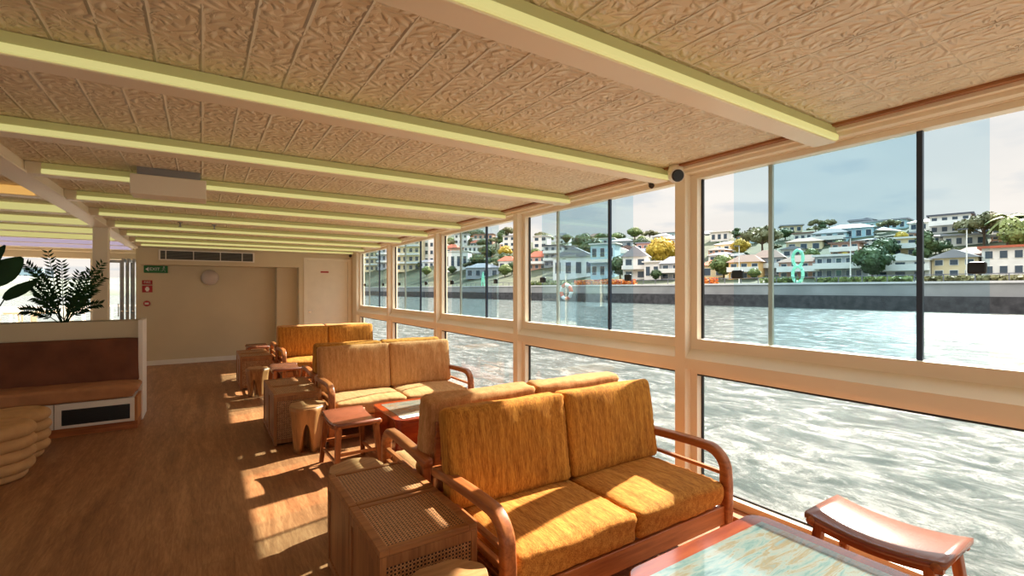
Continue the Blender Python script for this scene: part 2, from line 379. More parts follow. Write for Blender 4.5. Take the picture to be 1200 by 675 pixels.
# ------------------------------------------------------------------ room shell
CZ = 2.51
struct('floor', MB().box(-7.5, 3.24, -4.5, 14.45, -.25, 0), 'floor')
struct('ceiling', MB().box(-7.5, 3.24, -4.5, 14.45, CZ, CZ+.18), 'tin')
POST = [2.33+2.27*k for k in range(-3, 5)]
w = MB()
for y in POST: w.box(3.05, 3.24, y-.045, y+.045, 0, CZ)
for y in POST[:-1]: w.box(3.052, 3.24, y+.045, y+2.225, .987, 1.062)
w.add([(3.054, -4.5, 1.062), (3.12, -4.5, 1.13), (3.235, -4.5, 1.13), (3.235, -4.5, 1.062), (3.054, 11.45, 1.062), (3.12, 11.45, 1.13), (3.235, 11.45, 1.13), (3.235, 11.45, 1.062)],
      [(0, 1, 2, 3), (7, 6, 5, 4), (0, 4, 5, 1), (1, 5, 6, 2), (2, 6, 7, 3), (3, 7, 4, 0)])
w.box(3.10, 3.236, -4.5, 11.45, 2.446, CZ)
w.box(3.05, 3.24, 11.455, 11.75, 0, CZ)
struct('wall_right', w, 'cream_paint')
struct('trim_1', MB().box(3.0, 3.10, -4.5, 11.75, 2.475, CZ).box(3.04, 3.10, -4.5, 11.75, 2.452, 2.475), 'cream_paint')
struct('trim_2', MB().box(2.96, 3.0, -4.5, 11.75, 2.495, CZ), 'oak_y')
struct('baseboard_right', MB().box(3.0, 3.24, -4.5, 11.75, 0, .05), 'teak_y')

wn = 0
for k, y in enumerate(POST[:-1]):
    y0, y1 = y+.045, POST[k+1]-.045          # opening between posts
    g0, g1 = y0+.05, y1-.055                  # glass edges (g1 = the far, left-hand edge in the photo)
    wn += 1
    t = bpy.data.objects.new('window_%d' % wn, None); COL.objects.link(t); t['kind'] = 'structure'; t.location = (3.16, (y0+y1)/2, 0)
    cy = (y0+y1)/2
    f = MB()
    for a, b in ((y0, g0), (g1, y1)): f.box(-.04, .04, a-cy, b-cy, 1.13, 2.445); f.box(-.04, .04, a-cy, b-cy, .05, .987)
    f.box(-.04, .04, g0-cy, g1-cy, 1.13, 1.207); f.box(-.04, .04, g0-cy, g1-cy, 2.413, 2.445)
    f.box(-.04, .04, g0-cy, g1-cy, .945, .987); f.box(-.04, .04, g0-cy, g1-cy, .05, .105)
    f.build('window_frame', 'cream_paint', t)
    g = MB(); e = .012
    g.box(.01, .03, g1-cy-.014, g1-cy, 1.207, 2.413)
    g.box(.01, .03, g0-cy, g0-cy+e, .105, .945); g.box(.01, .03, g1-cy-e, g1-cy, .105, .945); g.box(.01, .03, g0-cy, g1-cy, .105, .105+e); g.box(-.038, .03, g0-cy, g1-cy, .945-e, .945)
    g.build('gasket', 'black_rubber', t)
    MB().box(.018, .024, g0-cy+e, g1-cy-e, .117, .933).build('lower_pane', 'glass_clear', t)
    def yy(d): return g1-cy-d
    p1 = MB().box(.0, .008, yy(1.31), yy(.27), 1.212, 2.408).build('sliding_pane', 'glass_tint', t)
    p2 = MB().box(.026, .034, yy(1.57), yy(.52), 1.212, 2.408).build('sliding_pane', 'glass_tint', t)
    MB().box(-.008, .016, yy(1.325), yy(1.30), 1.208, 2.412).build('pane_rail', 'dark_metal', p1)
    MB().box(.018, .042, yy(.53), yy(.505), 1.208, 2.412).build('pane_rail', 'aluminium', p2)
    MB().box(-.034, .0, yy(.35), yy(.27), 1.655, 1.715).build('latch', 'black_plastic', p1, bevel=.01)
    MB().box(-.004, .026, yy(1.565), yy(1.495), 1.655, 1.715).build('latch', 'black_plastic', p2, bevel=.01)

# far wall: niche, bulkhead, pilaster, door
struct('wall_back', MB().box(-1.13, 1.95, 12.35, 12.5, 0, CZ).box(1.44, 1.95, 12.05, 12.35, 0, 2.08).box(1.86, 1.95, 11.75, 12.35, 0, CZ)
       .box(-1.13, -1.03, 12.5, 14.45, 0, CZ), 'wall_paint')
struct('wall_bulkhead', MB().box(-1.04, 1.86, 11.75, 12.35, 2.08, CZ), 'wall_paint', bevel=.004)
struct('wall_door', MB().box(1.95, 2.0, 11.75, 11.9, 0, CZ).box(2.98, 3.24, 11.75, 11.9, 0, CZ).box(2.0, 2.98, 11.75, 11.9, 2.27, CZ), 'wall_paint')
d = struct('door_1', MB().box(2.03, 2.95, 11.78, 11.83, .01, 2.24), 'door_paint', bevel=.003)
MB().box(1.96, 2.03, 11.735, 11.80, 0, 2.31).box(2.95, 3.02, 11.735, 11.80, 0, 2.31).box(2.03, 2.95, 11.735, 11.80, 2.24, 2.31).build('door_frame', 'door_paint', d, bevel=.003)
MB().tube([(2.09, 11.78, 1.07), (2.09, 11.745, 1.07)], .012).tube([(2.09, 11.75, 1.07), (2.09, 11.72, 1.07)], .03, 14).build('door_knob', 'chrome', d)
struct('baseboard_back', MB().box(-1.03, 1.44, 12.335, 12.35, 0, .1), 'white_paint')
# longitudinal beam and post
struct('trim_3', MB().box(-1.23, -1.07, -4.5, 12.4, 2.42, CZ).box(-1.075, -1.055, -4.5, 11.75, 2.42, 2.44), 'cream_paint', bevel=.006)
struct('trim_4', MB().box(-1.23, -1.07, 8.42, 8.58, 0, 2.42), 'cream_paint', bevel=.006)
# cross beams, each with a light strip on its near side
BY = [-3.45, -2.27, -1.1, .08, 1.26, 2.42, 3.6, 4.78, 5.95, 7.1, 8.3, 9.5, 10.65, 11.6]
ordn = ['', '', '', '', 'nearest', 'second', 'third', 'fourth', 'fifth', 'sixth', 'seventh', 'eighth', 'ninth', 'last and farthest']
tn = 5
for i, y in enumerate(BY):
    struct('trim_%d' % tn, MB().box(-1.07, 3.04, y, y+.12, 2.42, CZ), 'cream_paint', bevel=.006); tn += 1
    o = MB().box(-2, 2.0, -.012, -.001, -.006, .040).build('light_strip', 'backing_glow', loc=(1.02, y, 2.465), bevel=.004)  # upper backing, its glow stands in for reflected diffuser light
    MB().box(-2, 2.0, -.022, -.001, -.040, -.006).build('diffuser', 'led_yellow', o, bevel=.006)
    tag(o, ('yellow-green glowing light strip on the %s ceiling beam' % ordn[i]) if ordn[i] else 'yellow-green light strip on a ceiling beam behind the camera', 'light', 'light strips on the ceiling beams over the sofas')
for i, y in enumerate(BY[:-1]+[11.75, 12.95, 14.05]):
    struct('trim_%d' % tn, MB().box(-7.5, -1.23, y, y+.12, 2.42, CZ), 'cream_paint', bevel=.006); tn += 1
    if y > 14 or y < 4: continue
    kind = 'led_orange' if abs(y-5.95) < .1 else ('led_purple' if y > 11 else 'led_yellow')
    o = MB().box(-3.05, 3.1, -.016, -.001, -.038, .038).build('light_strip', kind, loc=(-4.36, y, 2.465), bevel=.006)
    nm = {4.78: 'yellow light strip on the beam just before the orange one, left bay', 5.95: 'orange glowing light strip in the left ceiling bay, the only orange one',
          7.1: 'yellow light strip on the left bay beam right behind the orange one', 8.3: 'second yellow light strip behind the orange one in the left bay',
          9.5: 'third yellow light strip behind the orange one in the left bay', 10.65: 'fourth yellow strip behind the orange one, next to the purple strips',
          11.75: 'pale purple light strip in the left bay, the nearer of two', 12.95: 'pale purple light strip in the left bay, the farther of two'}[y]
    tag(o, nm, 'light', 'light strips in the left ceiling bay')
# glazed facade at the far left, open band windows on the other sides
f = MB().box(-7.5, -1.13, 14.3, 14.45, 2.28, CZ).box(-7.5, -1.13, 14.34, 14.42, 0, .06)
for x in (-7.45, -5.6, -3.75, -2.1): f.box(x-.03, x+.03, 14.34, 14.42, .06, 2.28)
struct('wall_front', f, 'cream_paint')
struct('window_20', MB().box(-7.42, -5.63, 14.37, 14.378, .06, 2.28).box(-5.57, -3.78, 14.37, 14.378, .06, 2.28), 'glass_clear')
d = struct('door_2', MB().box(-2.05, -2.0, 14.25, 14.3, .02, 2.27).box(-1.6, -1.55, 14.25, 14.3, .02, 2.27).box(-2.0, -1.6, 14.25, 14.3, .02, .1).box(-2.0, -1.6, 14.25, 14.3, 2.2, 2.27), 'grey_metal')
MB().box(-2.0, -1.6, 14.272, 14.278, .1, 2.2).build('pane', 'glass_clear', d)
MB().bar((-1.62, 14.22, .95), (-1.62, 14.22, 1.25), .02).build('door_handle', 'chrome', d)
for j, x in enumerate((-1.47, -1.38, -1.28)):
    d = struct('door_%d' % (j+3), MB().box(x-.02, x+.02, 13.55, 13.6, .02, 2.27).box(x-.02, x+.02, 14.2, 14.25, .02, 2.27).box(x-.02, x+.02, 13.6, 14.2, .02, .1).box(x-.02, x+.02, 13.6, 14.2, 2.2, 2.27), 'grey_metal')
    MB().box(x-.003, x+.003, 13.6, 14.2, .1, 2.2).build('pane', 'glass_clear', d)
    MB().tube([(x-.03, 13.56, 1.1), (x+.02, 13.53, 1.1)], .012).build('hinge', 'chrome', d)
w = MB().box(-7.5, -7.4, -4.5, 14.45, 0, .5).box(-7.5, -7.4, -4.5, 14.45, 2.35, CZ)
for y in (-4.45, -1.5, 1.6, 4.7, 7.8, 10.9, 14.35): w.box(-7.5, -7.4, y-.05, y+.05, .5, 2.35)
struct('wall_left', w, 'cream_paint')
w = MB().box(-7.4, 3.05, -4.5, -4.4, 0, .5).box(-7.4, 3.05, -4.5, -4.4, 2.35, CZ)
for x in (-5.2, -3.0, -.9, 1.2): w.box(x-.05, x+.05, -4.5, -4.4, .5, 2.35)
struct('wall_rear', w, 'cream_paint')

# ------------------------------------------------------------------ sofas
def rrect(hw, hh, r, n=3):
    pts = []
    for cx, cy, a0 in ((hw-r, hh-r, 0), (-hw+r, hh-r, 90), (-hw+r, -hh+r, 180), (hw-r, -hh+r, 270)):
        for i in range(n+1):
            a = math.radians(a0+90*i/n); pts.append((cx+r*math.cos(a), cy+r*math.sin(a)))
    return pts
def sweep_yz(path, x, hw, hh, r=.014, hws=None):
    """rounded bar following a path in the y-z plane"""
    mb = MB(); vs = []; fs = []; n = None
    for i, (y, z) in enumerate(path):
        y0, z0 = path[max(i-1, 0)]; y1, z1 = path[min(i+1, len(path)-1)]
        t = Vector((0, y1-y0, z1-z0)).normalized(); nv = Vector((0, -t.z, t.y))
        sec = rrect(hw, (hws[i] if hws else hh), r); n = len(sec)
        for a, b in sec: vs.append(Vector((x+a, y, z))+nv*b)
    for i in range(len(path)-1):
        for k in range(n): fs.append((i*n+k, i*n+(k+1) % n, (i+1)*n+(k+1) % n, (i+1)*n+k))
    fs.append(tuple(range(n))[::-1]); fs.append(tuple((len(path)-1)*n+k for k in range(n)))
    return mb.add(vs, fs)
def make_sofa(name, label, orange):
    t = thing(name, label, 'sofa')
    HW = .82
    fab, fseat = ('fabric_orange', 'fabric_seat') if orange else ('fabric_tan', 'fabric_tan_seat')
    fr = MB()
    fr.box(-HW+.06, HW-.06, -.375, -.345, .165, .275)
    fr.box(-HW+.06, HW-.06, .30, .335, .165, .275)
    for s in (-1, 1): fr.box(s*(HW-.09)-.015, s*(HW-.09)+.015, -.345, .30, .18, .27)
    for j in range(7): fr.box(-HW+.1, HW-.1, -.28+j*.09, -.23+j*.09, .245, .268)
    fr.build('base_frame', 'teak_x', t, bevel=.006)
    for s in (-1, 1):
        x = s*(HW-.032)
        path = [(.37, .575), (.2, .588), (0, .597), (-.15, .600), (-.235, .598)]
        for i in range(1, 8):
            a = math.radians(90*i/8); path.append((-.235-.13*math.sin(a), .468+.13*math.cos(a)))
        path += [(-.366, .40), (-.366, .2), (-.362, 0)]
        hs = [.026]*5+[.028]*7+[.032, .03, .024]
        a = sweep_yz(path, x, .032, .027, hws=hs).build('arm', 'teak_y', t, smooth=False)
        for p in a.data.polygons: p.use_smooth = True
        MB().bar((x, .335, 0), (x, .335, .56), .05, .05, taper=1).build('leg', 'teak_z', t, bevel=.008)
        for z in (.38, .46): MB().bar((x, -.35, z), (x, .32, z+.004), .03, .022).build('slat', 'teak_y', a, bevel=.005)
        MB().box(x-.02, x+.02, -.35, .32, .19, .27).build('side_rail', 'teak_y', t, bevel=.004)
    b = MB()
    for x in (-.72, 0, .72): b.bar((x, .29, .27), (x, .375, .80), .035, .03)
    for z, y in ((.34, .305), (.55, .337), (.78, .372)): b.bar((-.74, y, z), (.74, y, z), .03, .05)
    b.build('back_frame', 'teak_x', t, bevel=.005)
    for s in (-1, 1):
        sm = cushion(.75, .60, .155, seed=3+s+(5 if orange else 0), puff=.14)
        link_mesh('seat_cushion', sm, fseat, t, (s*.377, -.085, .355))
        bmh = cushion(.79, .52, .155, seed=8+s+(5 if orange else 0), puff=.13, wr=.007)
        # back cushion stands up: rotate so its y runs up
        for v in bmh.vertices:
            x, y, z = v.co; v.co = (x, -z, y)
        for p in bmh.polygons: p.flip() if hasattr(p, 'flip') else None
        link_mesh('back_cushion', bmh, fab, t, (s*.396-.012, .235, .68), (math.radians(-9), 0, s*.01))
    return t
SX, OFF = 1.88, 3.27
sofa = make_sofa('sofa', 'orange two-seat sofa in the foreground, beside the coffee table with the painted top', True); sofa.location = (SX, 2.07, 0); sofa['group'] = 'two-seat teak sofas'
tan = make_sofa('sofa', 'tan two-seat sofa back to back with the foreground orange one, facing away', False); tan.location = (SX, 2.93, 0); tan.rotation_euler = (0, 0, PI); tan['group'] = 'two-seat teak sofas'
dup(tan, 'tan two-seat sofa in the middle row, facing the camera, sun on its seat', (SX, 2.07+OFF, 0))
dup(sofa, 'orange sofa hidden behind the middle tan sofa, facing the far wall', (SX, 2.93+OFF, 0), PI)
dup(sofa, 'farthest orange sofa facing the camera, near the white door', (SX, 2.07+2*OFF, 0))
dup(tan, 'tan sofa at the very back, turned to the far wall, only its left armrest showing', (SX, 2.93+2*OFF, 0), PI)

# ------------------------------------------------------------------ cane side tables
def make_cane():
    t = thing('cane_side_table', 'square cane-topped side table touching the foreground orange sofa, the nearer of two', 'side table', group='cane side tables')
    a, b, H = .225, .235, .52
    f = MB()
    for x in (-1, 1):
        for y in (-1, 1): f.box(x*a-(.03 if x > 0 else 0), x*a+(.03 if x < 0 else 0), y*b-(.03 if y > 0 else 0), y*b+(.03 if y < 0 else 0), 0, H-.028)
    for z0, z1 in ((.02, .06), (H-.075, H-.028)):
        f.box(-a+.03, a-.03, -b, -b+.02, z0, z1).box(-a+.03, a-.03, b-.02, b, z0, z1)
        f.box(-a, -a+.02, -b+.03, b-.03, z0, z1).box(a-.02, a, -b+.03, b-.03, z0, z1)
    f.build('frame', 'oak_z', t, bevel=.003)
    MB().box(-a, -a+.04, -b, b, H-.028, H).box(a-.04, a, -b, b, H-.028, H).box(-a+.04, a-.04, -b, -b+.035, H-.028, H).box(-a+.04, a-.04, b-.035, b, H-.028, H).build('top_frame', 'oak_x', t, bevel=.004)
    MB().box(-a+.04, a-.04, -b+.035, b-.035, H-.02, H-.006).build('top_panel', 'cane_top', t)
    for s in (-1, 1):
        MB().box(-a+.03, a-.03, s*(b-.014)-.004, s*(b-.014)+.004, .06, H-.075).build('side_panel', 'cane_front', t)
        MB().box(s*(a-.014)-.004, s*(a-.014)+.004, -b+.03, b-.03, .06, H-.075).build('side_panel', 'oak_z', t)
    return t
ct = make_cane(); ct.location = (.825, 2.13, 0)
dup(ct, 'cane side table touching the foreground sofas, the farther of two, by the saddle stool', (.825, 2.61, 0))
dup(ct, 'cane side table beside the middle tan sofa, right behind the pale stump stool', (.83, 5.54, 0))
dup(ct, 'cane side table in the middle row, the farther of the two standing there', (.83, 6.02, 0))
dup(ct, 'cane side table left of the farthest orange sofa, the nearer of two', (.725, 8.80, 0))
dup(ct, 'cane side table left of the farthest orange sofa, the one closest to the far wall', (.725, 9.28, 0))

# ------------------------------------------------------------------ carved stump stools
def make_stump(seed=0, R=.16):
    t = thing('stump_stool', '', 'stool', group='carved wooden stump stools')
    n = 72; H = .45; zs = 10; vs = []; fs = []
    def zb(th):
        d = min(abs(((th-c+PI) % (2*PI))-PI) for c in (math.radians(-70), math.radians(55), math.radians(178)))
        w_ = .5; return .29*(max(0, 1-(d/w_)**1.3))**.7 if d < w_ else 0.0
    def rad(th, z): return R*(1+.05*math.sin(3*th+seed)+.03*math.sin(7*th+2*seed))*(.78+.22*(z/H)**.8+.05*math.exp(-((z-H+.03)/.05)**2))
    for inner in (0, 1):
        for k in range(n):
            th = 2*PI*k/n; z0 = zb(th)
            for j in range(zs+1):
                z = z0+(H-.012-z0)*j/zs; r = rad(th, z)*(.45 if inner else 1)
                vs.append((r*math.cos(th), r*math.sin(th), z))
    Q = zs+1
    for k in range(n):
        k2 = (k+1) % n
        for j in range(zs):
            fs.append((k*Q+j, k2*Q+j, k2*Q+j+1, k*Q+j+1)); o = n*Q
            fs.append((o+k*Q+j, o+k*Q+j+1, o+k2*Q+j+1, o+k2*Q+j))
        fs.append((k*Q, n*Q+k*Q, n*Q+k2*Q, k2*Q)); fs.append((k*Q+zs, k2*Q+zs, n*Q+k2*Q+zs, n*Q+k*Q+zs))
    MB().add(vs, fs).build('body', 'stump_wood', t, smooth=True)
    pts = [(rad(2*PI*k/n, H)*.99*math.cos(2*PI*k/n), rad(2*PI*k/n, H)*.99*math.sin(2*PI*k/n)) for k in range(n)]
    MB().prism(pts, H-.014, H).build('seat_top', 'stump_top', t, bevel=.004)
    return t
st = make_stump(); st.location = (.80, 1.66, 0); st['label'] = 'stump stool cut off by the bottom edge, against the nearest cane side table'
for lab, x, y, rz, s in (('grey-topped stump stool, only its top showing behind the foreground cane side tables', .83, 3.08, .5, 1),
                         ('pale carved stump stool standing in front of the middle cane side table', .87, 5.03, -.55, 1),
                         ('stump stool on the far side of the middle cane side tables, hidden behind them', .85, 6.45, .3, 1),
                         ('small carved stump stool in front of the farthest cane side tables', .69, 8.0, 1.2, .92)):
    dup(st, lab, (x, y, 0), rz, s)

# ------------------------------------------------------------------ saddle stools
def make_saddle():
    t = thing('saddle_stool', '', 'stool', group='leather saddle stools')
    L, Wd, H = .27, .185, .47
    def zz(y): return H-.034*(1-(y/L)**2)
    n = 16; vs = []; fs = []
    for i in range(n+1):
        y = -L+2*L*i/n
        for x, dz in ((-Wd, -.006), (-Wd+.012, 0), (0, .002), (Wd-.012, 0), (Wd, -.006), (Wd, -.03), (-Wd, -.03)): vs.append((x, y, zz(y)+dz))
    for i in range(n):
        for k in range(7): fs.append((i*7+k, i*7+(k+1) % 7, (i+1)*7+(k+1) % 7, (i+1)*7+k))
    fs.append(tuple(range(7))[::-1]); fs.append(tuple(n*7+k for k in range(7)))
    MB().add(vs, fs).build('seat', 'leather', t, smooth=True)
    r = MB()
    for s in (-1, 1):
        r = MB(); vs = []; fs = []
        for i in range(n+1):
            y = -L+.01+2*(L-.01)*i/n
            for dx, dz in ((-.014, -.03), (.014, -.03), (.014, -.055), (-.014, -.055)): vs.append((s*(Wd-.02)+dx, y, zz(y)+dz))
        for i in range(n):
            for k in range(4): fs.append((i*4+k, i*4+(k+1) % 4, (i+1)*4+(k+1) % 4, (i+1)*4+k))
        fs += [(3, 2, 1, 0), tuple(n*4+k for k in range(4))]; r.add(vs, fs).build('side_rail', 'teak_y', t)
    for s in (-1, 1):
        MB().tube([(-Wd-.012, s*(L-.03), H-.032), (Wd+.012, s*(L-.03), H-.032)], .018, 12).build('cross_bar', 'teak_x', t, smooth=True)
        for q in (-1, 1): MB().bar((q*(Wd-.03), s*(L-.06), H-.04), (q*(Wd+.005), s*(L-.005), 0), .052, .042, up=(0, 1, 0), taper=.74).build('leg', 'teak_z', t, bevel=.006)
        MB().bar((s*(Wd-.008), -L+.035, .13), (s*(Wd-.008), L-.035, .13), .018, .026).build('stretcher', 'teak_y', t, bevel=.004)
    for s in (-1, 1): MB().bar((-Wd+.012, s*(L-.03), .20), (Wd-.012, s*(L-.03), .20), .018, .026).build('stretcher', 'teak_x', t, bevel=.004)
    return t
sa = make_saddle(); sa.location = (2.71, .92, 0); sa['label'] = 'saddle stool in the foreground by the window, beside the painted coffee table'
for lab, x, y, rz in (('brown leather saddle stool standing between the pale stump stool and the red coffee table', 1.11, 4.33, .02),
                      ('leather saddle stool peeking over the middle cane side table, beyond it', 1.02, 7.62, 0),
                      ('dark saddle stool beyond the farthest cane side tables, near the far wall', .93, 10.75, 0)):
    dup(sa, lab, (x, y, 0), rz)

# ------------------------------------------------------------------ coffee tables
def rr_poly(x0, x1, y0, y1, r, n=8):
    P = []
    for cx, cy, a0 in ((x1-r, y1-r, 0), (x0+r, y1-r, 90), (x0+r, y0+r, 180), (x1-r, y0+r, 270)):
        for i in range(n+1): a = math.radians(a0+90*i/n); P.append((cx+r*math.cos(a), cy+r*math.sin(a)))
    return P
def make_coffee():
    t = thing('coffee_table', 'glossy red-brown coffee table with an abstract painted top in the foreground', 'coffee table', group='lacquered coffee tables')
    a, b = .475, .37
    MB().prism(rr_poly(-a+.01, a-.01, -b+.01, b-.01, .075), .03, .422).build('body', 'lacquer', t, bevel=.006)
    MB().prism(rr_poly(-a+.05, a-.05, -b+.05, b-.05, .05), 0, .03).build('plinth', 'black_plastic', t)
    MB().prism(rr_poly(-a, a, -b, b, .08), .422, .45).build('table_top', 'lacquer', t, bevel=.006)
    MB().box(-a+.07, a-.07, -b+.08, b-.08, .4495, .4515).build('painted_panel', 'art', t)
    return t
cf = make_coffee(); cf.location = (1.875, .98, 0)
dup(cf, 'red-brown coffee table between the two facing tan sofas, a white card near its corner', (1.875, 4.31, 0))
dup(cf, 'red coffee table in front of the farthest orange sofa', (1.875, 7.58, 0))
cd_ = thing('menu_card', 'white printed card on the corner of the middle coffee table', 'card', (1.56, 4.03, .4525), .1)
MB().box(-.10, .10, -.045, .045, 0, .003).build('paper', 'white_sign', cd_)
mat('print_blue', srgb(112, 128, 176), .6)
MB().box(-.07, -.045, -.03, .03, .003, .0036).box(-.03, .085, .0, .02, .003, .0036).box(-.03, .06, -.025, -.01, .003, .0036).build('print', 'print_blue', cd_)

# ------------------------------------------------------------------ bench, planter and pouffes
pl = thing('planter_wall', 'long cream planter box behind the brown bench', 'planter', (-2.6, 7.56, 0))
MB().box(-2.0, 1.95, -.16, .20, 0, 1.14).build('body', 'wall_paint', pl, bevel=.004)
MB().box(1.955, 2.0, -.28, .20, 0, 1.21).build('end_panel', 'white_paint', pl, bevel=.004)
MB().box(-2.0, .75, -.20, -.16, .99, 1.20).build('fascia', 'wall_paint', pl, bevel=.003)
MB().box(.757, 1.955, -.20, -.16, .99, 1.20).build('fascia', 'wall_paint', pl, bevel=.003)
MB().box(-2.0, 1.955, .16, .20, 1.14, 1.20).build('rim', 'wall_paint', pl)
mat('soil', srgb(50, 38, 30), .95, bump=.5)
MB().box(-2.0, 1.95, -.155, .155, 1.14, 1.165).build('soil', 'soil', pl)
be = thing('bench', 'built-in bench with brown velvet back and tan seat along the planter', 'bench', (-2.6, 7.1, 0))
MB().box(-2.0, 1.96, -.24, .2, .09, .355).build('base', 'white_paint', be, bevel=.003)
MB().box(-2.0, 1.985, -.22, .2, 0, .09).build('kick_board', 'teak_x', be)
MB().box(1.96, 1.985, -.24, .2, .09, .355).build('end_panel', 'bench_wood', be)
MB().box(1.285, 1.292, -.242, -.24, .09, .355).build('seam', 'vent_grey', be)
gp = MB().box(1.31, 1.955, -.247, -.24, .10, .32).build('grille_frame', 'white_paint', be)
g = MB().box(1.35, 1.92, -.250, -.247, .125, .29)
g.build('grille', 'grille_dark', gp)
sl = MB()
for j in range(12): sl.box(1.35, 1.92, -.253, -.250, .13+j*.0132, .134+j*.0132)
sl.build('louvre', 'black_plastic', gp)
for x0, x1 in ((-2.0, 1.97),):
    L = x1-x0
    me = cushion(L, .50, .15, seed=2, puff=.06, n=30); link_mesh('seat_cushion', me, 'velvet_tan', be, ((x0+x1)/2, -.01, .435))
    me = cushion(L, .52, .11, seed=4, puff=.04, wr=.003, n=26)
    for v in me.vertices: x, y, z = v.co; v.co = (x, -z, y)
    link_mesh('back_cushion', me, 'velvet_brown', be, ((x0+x1)/2, .20, .74), (-.04, 0, 0))
def make_pouf():
    t = thing('pouffe', '', 'pouffe', group='ringed tan pouffes')
    zz = [(0, .075, .215), (.062, .168, .26), (.157, .263, .265), (.252, .358, .27), (.347, .465, .265)]
    for i, (a, b, R) in enumerate(zz):
        prof = [(.02, a)]
        for k in range(9):
            th = -PI/2+PI*k/8; h = (b-a)/2; prof.append((R-h*1.1+h*1.1*math.cos(th), (a+b)/2+h*math.sin(th)))
        prof.append((.02, b+(.008 if i == 4 else 0)))
        MB().lathe(prof, 40).build('ring', 'pouf_tan', t, smooth=True)
    return t
po = make_pouf(); po.location = (-1.45, 5.62, 0); po['label'] = 'tan ringed pouffe cut by the left edge, the nearer of two'
dup(po, 'tan ringed pouffe between the nearer pouffe and the brown bench', (-1.47, 6.24, 0), .6, .97)

# ------------------------------------------------------------------ plants
def frond(mb, base, tip, lift, nleaf=13, L=.085):
    base, tip = Vector(base), Vector(tip); mid = (base+tip)/2+Vector((0, 0, lift))
    P = [base*(1-t)**2+mid*2*t*(1-t)+tip*t*t for t in [i/14 for i in range(15)]]
    mb[0].tube(P, .006, 5, .002)
    for i in range(nleaf):
        t = .28+.72*i/(nleaf-1); k = t*14; a = int(min(k, 13)); p = P[a].lerp(P[a+1], min(1, k-a)); d = (P[a+1]-P[a]).normalized()
        for s in (-1, 1):
            side = d.cross(Vector((.3, -1, .2))).normalized()*s
            dr = (side*.85+d*.75+Vector((rnd.uniform(-.15, .15), rnd.uniform(-.5, .2), rnd.uniform(-.25, .1)))).normalized()
            l = L*(1.15-.55*abs(t-.5))*rnd.uniform(.85, 1.15); w_ = l*.16; nn = dr.cross(Vector((rnd.uniform(-.4, .4), 1, .3))).normalized()*w_
            mb[1].add([p, p+dr*l*.35+nn, p+dr*l, p+dr*l*.35-nn, p+dr*l*.4+Vector((0, .006, -.006))], [(0, 1, 4), (1, 2, 4), (2, 3, 4), (3, 0, 4)])
pt = thing('potted_plant', 'dark feathery leaved plant growing from the planter in front of the post', 'plant', (-1.36, 7.56, 1.166))
mbs = (MB(), MB())
for u, v, lf in ((60, 298, .06), (33, 311, .2), (36, 334, .14), (34, 362, .1), (46, 348, .1), (118, 308, .1), (108, 318, .08), (112, 339, .12), (117, 356, .12), (92, 320, .05), (50, 322, .1), (72, 308, .05), (98, 346, .06), (122, 325, .12)):
    dy = rnd.uniform(-.12, .12)
    frond(mbs, (rnd.uniform(-.03, .03), rnd.uniform(-.03, .03), 0), ((u-76)/128, dy, (379-v)/97), lf, 14)
mbs[0].build('stem', 'leaf_house', pt); mbs[1].build('foliage', 'leaf_house', pt)
def big_leaf(base, tip, w, droop=.05, nrm=(0, -1, .2), cup=.25):
    mb = MB(); base, tip = Vector(base), Vector(tip); d = tip-base; sd_ = d.cross(Vector(nrm)).normalized(); nv = sd_.cross(d).normalized()
    n = 14; vs = []; fs = []
    for i in range(n+1):
        t = i/n; c = base+d*t-Vector((0, 0, droop*math.sin(t*PI/2)**2)); ww = w*math.sin(PI*min(1, t*.93+.05))**.65*(1-.25*t)
        for k in range(-3, 4): vs.append(c+sd_*(ww*k/3)+nv*(cup*ww*abs(k/3)**1.5)+nv*.004*math.sin(i*2.2+k))
    for i in range(n):
        for k in range(6): fs.append((i*7+k, i*7+k+1, (i+1)*7+k+1, (i+1)*7+k))
    return mb.add(vs, fs)
bp = thing('potted_plant', 'broad paddle-leaved plant at the left edge, growing from the planter', 'plant', (-1.98, 7.56, 1.166))
def rel(u, v): return Vector(((u+4)/120, 0, (380-v)/97))
for (bu, bv), (tu, tv), w_, up in (((-6, 336), (30, 300), .15, 0), ((10, 351), (42, 324), .075, 0), ((-14, 330), (13, 287), .07, .03), ((-22, 322), (-60, 290), .14, 0), ((0, 372), (-10, 334), .08, .02)):
    b0, t0 = rel(bu, bv), rel(tu, tv); b0.y = rnd.uniform(-.08, .05); t0.y = b0.y+rnd.uniform(-.1, .1)
    lf_ = big_leaf(b0, t0, w_).build('leaf', 'leaf_house', bp, smooth=True)
    so = lf_.modifiers.new('solid', 'SOLIDIFY'); so.thickness = .003
    MB().tube([(rnd.uniform(-.02, .02), 0, 0), b0*.5+Vector((0, .01, .02)), b0, b0.lerp(t0, .6)], .011, 6, .004).build('stalk', 'leaf_house', bp, smooth=True)

